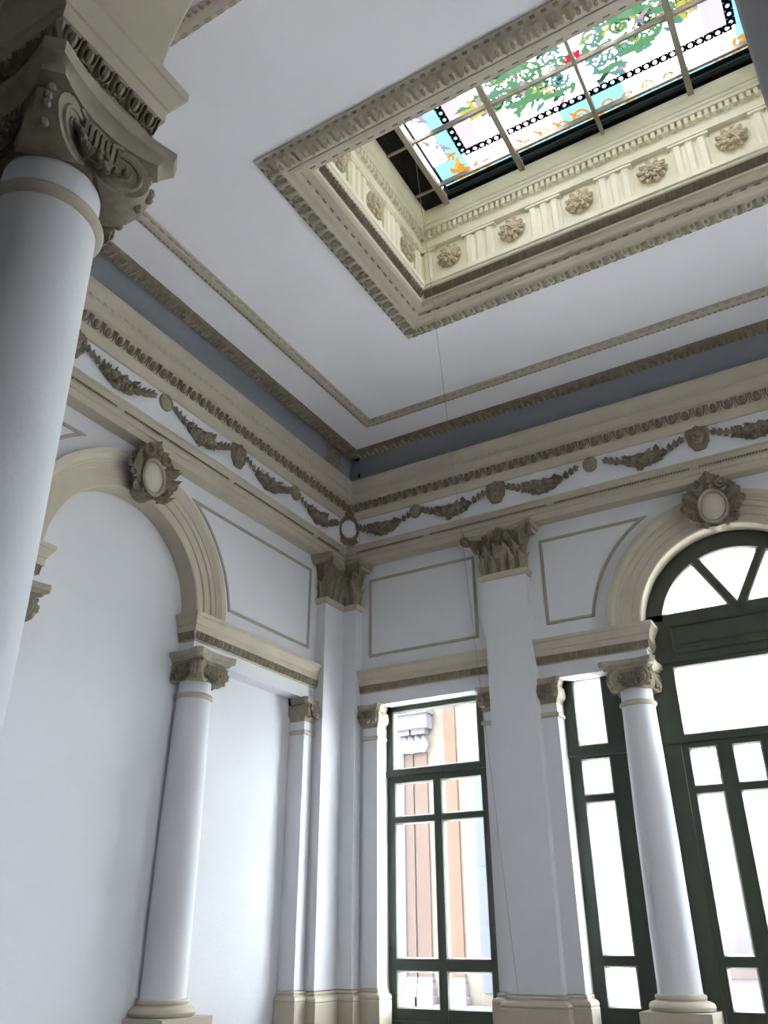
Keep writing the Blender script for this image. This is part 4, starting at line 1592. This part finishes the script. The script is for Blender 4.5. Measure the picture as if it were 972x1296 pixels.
def fscroll(m, x, y, a, r, turns, wd, hand=1):
    """flat C-scroll"""
    n = 22
    pr = None
    for i in range(n + 1):
        t = i / n
        rr_ = r * (1 - 0.8 * t)
        b = a + hand * 2 * PI * turns * t
        w2 = wd * (1 - 0.5 * t)
        q = ((x + (rr_ - w2) * math.cos(b), y + (rr_ - w2) * math.sin(b)), (x + (rr_ + w2) * math.cos(b), y + (rr_ + w2) * math.sin(b)))
        if pr:
            flat(m, [pr[0], pr[1], q[1], q[0]])
        pr = q


rg = random.Random(21)
for s in (1, -1):
    for i in range(150):
        u = rg.random() ** 0.9
        x = s * (0.04 + 0.84 * u)
        e = 0.27 * (1 - u ** 1.5) + 0.03
        y = rg.uniform(-e, e)
        k = rg.choice(['green', 'green', 'green', 'teal', 'green', 'dgreen', 'teal', 'yellow', 'pink'])
        if u > 0.84:
            k = rg.choice(['yellow', 'lilac', 'green', 'yellow'])
        if i % 4 == 0:
            fscroll(k, x, y, rg.uniform(0, 6.3), rg.uniform(0.035, 0.07), 1.3, 0.011, rg.choice((1, -1)))
            if i % 8 == 0:
                fscroll('dgreen', x, y, rg.uniform(0, 6.3), rg.uniform(0.05, 0.08), 1.0, 0.0035, rg.choice((1, -1)))
        else:
            fleaf(k, x, y, (0 if s > 0 else PI) + rg.uniform(-1.1, 1.1), rg.uniform(0.07, 0.15), rg.uniform(0.016, 0.03), rg.uniform(-1.2, 1.2))
    for v in (1, -1):
        fleaf('green', s * 0.30, v * 0.15, (0 if s > 0 else PI) + v * s * 0.05, 0.36, 0.04, -v * s * 0.35)
        fleaf('green', s * 0.10, v * 0.20, (0 if s > 0 else PI) + v * s * 0.3, 0.24, 0.035, -v * s * 0.7)
        fscroll('teal', s * 0.16, v * 0.10, 0, 0.075, 1.6, 0.013, v)
        fscroll('green', s * 0.36, v * 0.09, 0, 0.065, 1.6, 0.013, -v)
        # orange corner and edge scrolls in the outer field
        ox, oy = s * 1.23, v * 0.49
        for q in range(12):
            fleaf('orange' if q % 3 else 'gold', ox + rg.uniform(-0.05, 0.05), oy + rg.uniform(-0.05, 0.05), rg.uniform(0, 6.3), rg.uniform(0.07, 0.12), 0.021, rg.uniform(-1, 1))
        for dx, dy, k in ((-0.14 * s, 0.05 * v, 'orange'), (-0.26 * s, 0.06 * v, 'orange'), (0.02 * s, -0.17 * v, 'orange'), (0.03 * s, -0.29 * v, 'purple'), (-0.06 * s, 0.10 * v, 'gold'), (0.08 * s, -0.36 * v, 'purple')):
            fscroll(k, ox + dx, oy + dy, rg.uniform(0, 6), 0.055, 1.3, 0.009, s)
            fleaf(k, ox + dx, oy + dy, rg.uniform(0, 6), 0.10, 0.018, 0.8)
        for q in range(4):
            px = s * (0.12 + 0.16 * q)
            fscroll('orange' if q != 2 else 'gold', px, v * (0.51 + 0.02 * (q % 2)), q, 0.068 - 0.006 * q, 1.4, 0.012, s * v)
            fleaf('orange', px, v * 0.51, (0 if s > 0 else PI) + 0.5 * v, 0.11, 0.016, 0.7)
            if q > 1:
                fleaf('purple', px, v * 0.52, 1.2 * v, 0.07, 0.012, 0.7)
        for q in range(6):
            fleaf('orange' if q % 2 else 'gold', 0, v * 0.52, v * (0.3 + 0.5 * q), 0.11, 0.022, 0.3)
GC = {'green': (112, 172, 122), 'dgreen': (52, 92, 70), 'teal': (120, 172, 172), 'yellow': (226, 214, 110), 'pink': (222, 178, 180), 'lilac': (196, 180, 214), 'orange': (238, 168, 70), 'gold': (246, 206, 96), 'purple': (188, 172, 206), 'red': (226, 60, 84)}
NM = {'green': 'green_leaf_glass', 'dgreen': 'dark_green_leaf_glass', 'teal': 'teal_scroll_glass', 'yellow': 'yellow_leaf_glass', 'pink': 'pink_petal_glass', 'lilac': 'lilac_leaf_glass', 'orange': 'orange_scroll_glass', 'gold': 'gold_leaf_glass', 'purple': 'purple_scroll_glass', 'red': 'red_flower_glass'}
for i in range(8):
    a = 2 * PI * i / 8
    fleaf('red', 0.012 * math.cos(a), 0.012 * math.sin(a), a, 0.075, 0.028, 0.2)


def runs(x0, x1, y0, y1, ok):
    mb = MB()
    for iy in range(int(math.floor(y0 / STEP)), int(math.ceil(y1 / STEP))):
        ya, yb = max(y0, iy * STEP), min(y1, (iy + 1) * STEP)
        run = None
        nx0, nx1 = int(math.floor(x0 / STEP)), int(math.ceil(x1 / STEP))
        for ix in range(nx0, nx1 + 1):
            on = ix < nx1 and ok(CELL.get((ix, iy)))
            if on and run is None:
                run = max(x0, ix * STEP)
            if not on and run is not None:
                xe = min(x1, ix * STEP)
                mb.add([(run, ya, GZ), (xe, ya, GZ), (xe, yb, GZ), (run, yb, GZ)], [(0, 1, 2, 3)])
                run = None
    return mb


for x0, x1, y0, y1, kd in FIELD:
    obj('glass_pane', runs(x0, x1, y0, y1, lambda c: c is None), {'b': C_blue, 'w': C_white, 'l': C_lilac}[kd], sky)
for k in GC:
    obj(NM[k], runs(-GX, GX, -GY, GY, lambda c: c == k), tint(NM[k], GC[k], 0.95), sky, kind='stuff')
# thin wire from the skylight down to the foot of the broad pilaster
mb = MB()
a, b = Vector((-2.21, 4.32, 6.0)), Vector((-2.965, 7.18, -0.41))
mb.tube([tuple(a + (b - a) * (i / 10)) for i in range(11)], 0.0019, 5)
o = obj('wire', mb, M_wire, None, (0, 0, H))
o['label'], o['category'], o['kind'] = 'thin slack wire running from the skylight corner down to the broad pilaster foot', 'wire', 'thing'

# small damage: flake of leaf moulding hanging in the ceiling corner
mb = MB()
mb.loft([[(0, 0, 0), (0.05, -0.01, -0.004), (0.09, -0.005, 0.004), (0.04, 0.02, 0)], [(0.01, 0, -0.02), (0.05, -0.01, -0.03), (0.085, -0.004, -0.012), (0.05, 0.02, -0.02)]])
o = obj('plaster_flake', mb, M_black, None, (-4.47, 6.95, 4.955 + H))
o['label'], o['category'], o['kind'] = 'dark broken plaster flake hanging under the leaf moulding in the ceiling corner', 'flake', 'thing'
mb = MB()
mb.ball((0, 0, 0), (0.016, 0.012, 0.035), 8, 6)
o = obj('plaster_hole', mb, M_black, None, (-4.49, 7.10, 4.82 + H))
o['label'], o['category'], o['kind'] = 'small dark hole in the blue-grey cove beside the room corner', 'hole', 'thing'

# ------------------------------------------------------------------ outside
M_peach = mat('peach_render', (0.070, 0.040, 0.026), 0.8, 0.08, 1.5)
M_tan = mat('tan_render', (0.056, 0.036, 0.028), 0.8, 0.08, 1.5)
M_pale = mat('pale_render', (0.092, 0.080, 0.066), 0.8, 0.06, 1.5)
M_lav = mat('lavender_render', (0.058, 0.060, 0.075), 0.8, 0.06, 1.5)
M_whiteout = mat('white_stone', (0.085, 0.078, 0.088), 0.8, 0.06, 2)
M_bluewin = mat('blue_shutter', (0.046, 0.054, 0.086), 0.6, 0.1, 3)
M_ground = mat('pale_paving', (0.86, 0.85, 0.82), 0.9, 0.1, 0.4)
M_hill = mat('hazy_trees', (0.012, 0.030, 0.040), 0.9, 0.4, 0.6)
mb = MB()
mb.box(-90, 90, -40, 160, -H - 0.5, -H - 0.13)
o = struct('ground', mb, M_ground)


def outdoor(name, label, cat, loc, rz=0.0):
    e = bpy.data.objects.new(name, None)
    e.location = (loc[0], loc[1], loc[2] + H)
    e.rotation_euler = (0, 0, rz)
    e['label'], e['category'], e['kind'] = label, cat, 'thing'
    COL.objects.link(e)
    return e


bd = outdoor('building', 'peach building wing with pilasters seen through the tall rectangular window', 'building', (-6.2, 11.6, -H))
mb = MB()
mb.box(-0.22, 2.5, 0, 3, 0, 9.0)  # right end and height added out of view to hold back sky light
obj('wall', mb, M_pale, bd, ang=25)
mb = MB()
mb.box(-6.0, -0.22, -0.05, 3, 0, 9.0)
obj('side_wall', mb, M_lav, bd, ang=25)
for x, wd, mm_ in ((-0.145, 0.075, M_tan), (0.068, 0.105, M_tan), (0.575, 0.095, M_peach), (1.42, 0.1, M_peach)):
    mb = MB()
    mb.box(x - wd, x + wd, -0.03, 0.02, 1.1, 4.15 if x < 0.3 else 6.4)
    p = obj('pilaster', mb, mm_, bd, ang=25)
    mb = MB()
    mb.loft([[(x - wd - o * 0.4, -0.03 - o, z), (x + wd + o * 0.4, -0.03 - o, z), (x + wd + o, 0.02, z), (x - wd - o, 0.02, z)] for o, z in ((0, 1.12), (0.03, 1.09), (0.02, 1.05), (0.05, 1.0), (0.05, 0.9), (0.08, 0.88), (0.08, 0.0))])
    obj('base', mb, M_whiteout, p, ang=25)
    if x < 0.3:
        mb = MB()
        mb.box(x - wd - 0.03, x + wd + 0.03, -0.14, 0.02, 4.42, 4.5)
        for k in (-1, 0, 1):
            mb.leaf(0.12, 0.26, 0.09, 3, T(x + k * 0.06, -0.1, 4.15, 0, k * 0.3))
        obj('capital', mb, M_whiteout, p)
mb = MB()
mb.box(-0.30, 0.27, -0.2, 0.02, 4.5, 4.72)
mb.box(-0.30, 0.30, -0.26, 0.02, 4.72, 4.80)
obj('entablature', mb, M_whiteout, bd, ang=25)
mb = MB()
mb.box(-0.25, 1.6, -0.10, 0.02, 0.0, 0.80)
obj('plinth_band', mb, M_whiteout, bd, ang=25)
mb = MB()
mb.box(0.93, 1.27, -0.04, 0.03, 0.95, 4.0)
wnb = obj('window', mb, M_bluewin, bd, ang=25)
for zz in (1.0, 1.75, 2.5):
    mb = MB()
    mb.box(1.0, 1.14, -0.055, -0.035, zz, zz + 0.62)
    obj('pane', mb, mat('blue_pane', (0.032, 0.035, 0.06), 0.3), wnb, ang=25)

b2 = outdoor('building', 'pale distant building with ledges seen through the narrow window', 'building', (-5.72, 22.5, -H))
mb = MB()
mb.box(-0.62, 3.2, 0, 5, 0, 5.2)
obj('wall', mb, M_whiteout, b2, ang=25)
M_ledge = mat('pink_ledge', (0.058, 0.046, 0.060), 0.7)
for z in (3.8, 3.55, 3.0, 2.75, 2.2, 1.93, 1.4):
    mb = MB()
    mb.box(-0.45, -0.22, -0.10, 0.02, z - 0.03, z + 0.03)
    obj('ledge', mb, M_ledge, b2, ang=25)
mb = MB()
mb.box(-0.14, 0.05, -0.05, 0.02, 1.35, 1.8)
obj('window', mb, M_bluewin, b2, ang=25)
b3 = outdoor('parapet_wall', 'low pale parapet with pinkish coping outside, seen at the foot of the green door', 'wall', (-4.6, 21.0, -H))
mb = MB()
mb.box(0, 7, 0, 0.4, 0, 0.82)
obj('wall', mb, M_whiteout, b3, ang=25)
mb = MB()
mb.box(-0.05, 7.05, -0.06, 0.46, 0.82, 0.98)
obj('coping', mb, mat('pink_coping', (0.06, 0.047, 0.046), 0.8), b3, ang=25)
rr = random.Random(8)
mb = MB()
n = 40
rings = [[], [], []]
for i in range(n + 1):
    x = -15.5 + 70 * i / n
    h = 4.0 + 5.5 * math.sin(PI * min(1, i / n * 1.15)) + rr.uniform(-0.6, 0.6)
    rings[0].append((x, 92, -H - 0.5))
    rings[1].append((x, 100, h))
    rings[2].append((x, 118, -H - 0.5))
mb.loft(rings, False, False)
o = obj('hill', mb, M_hill, None, (0, 0, H))
o['kind'] = 'structure'
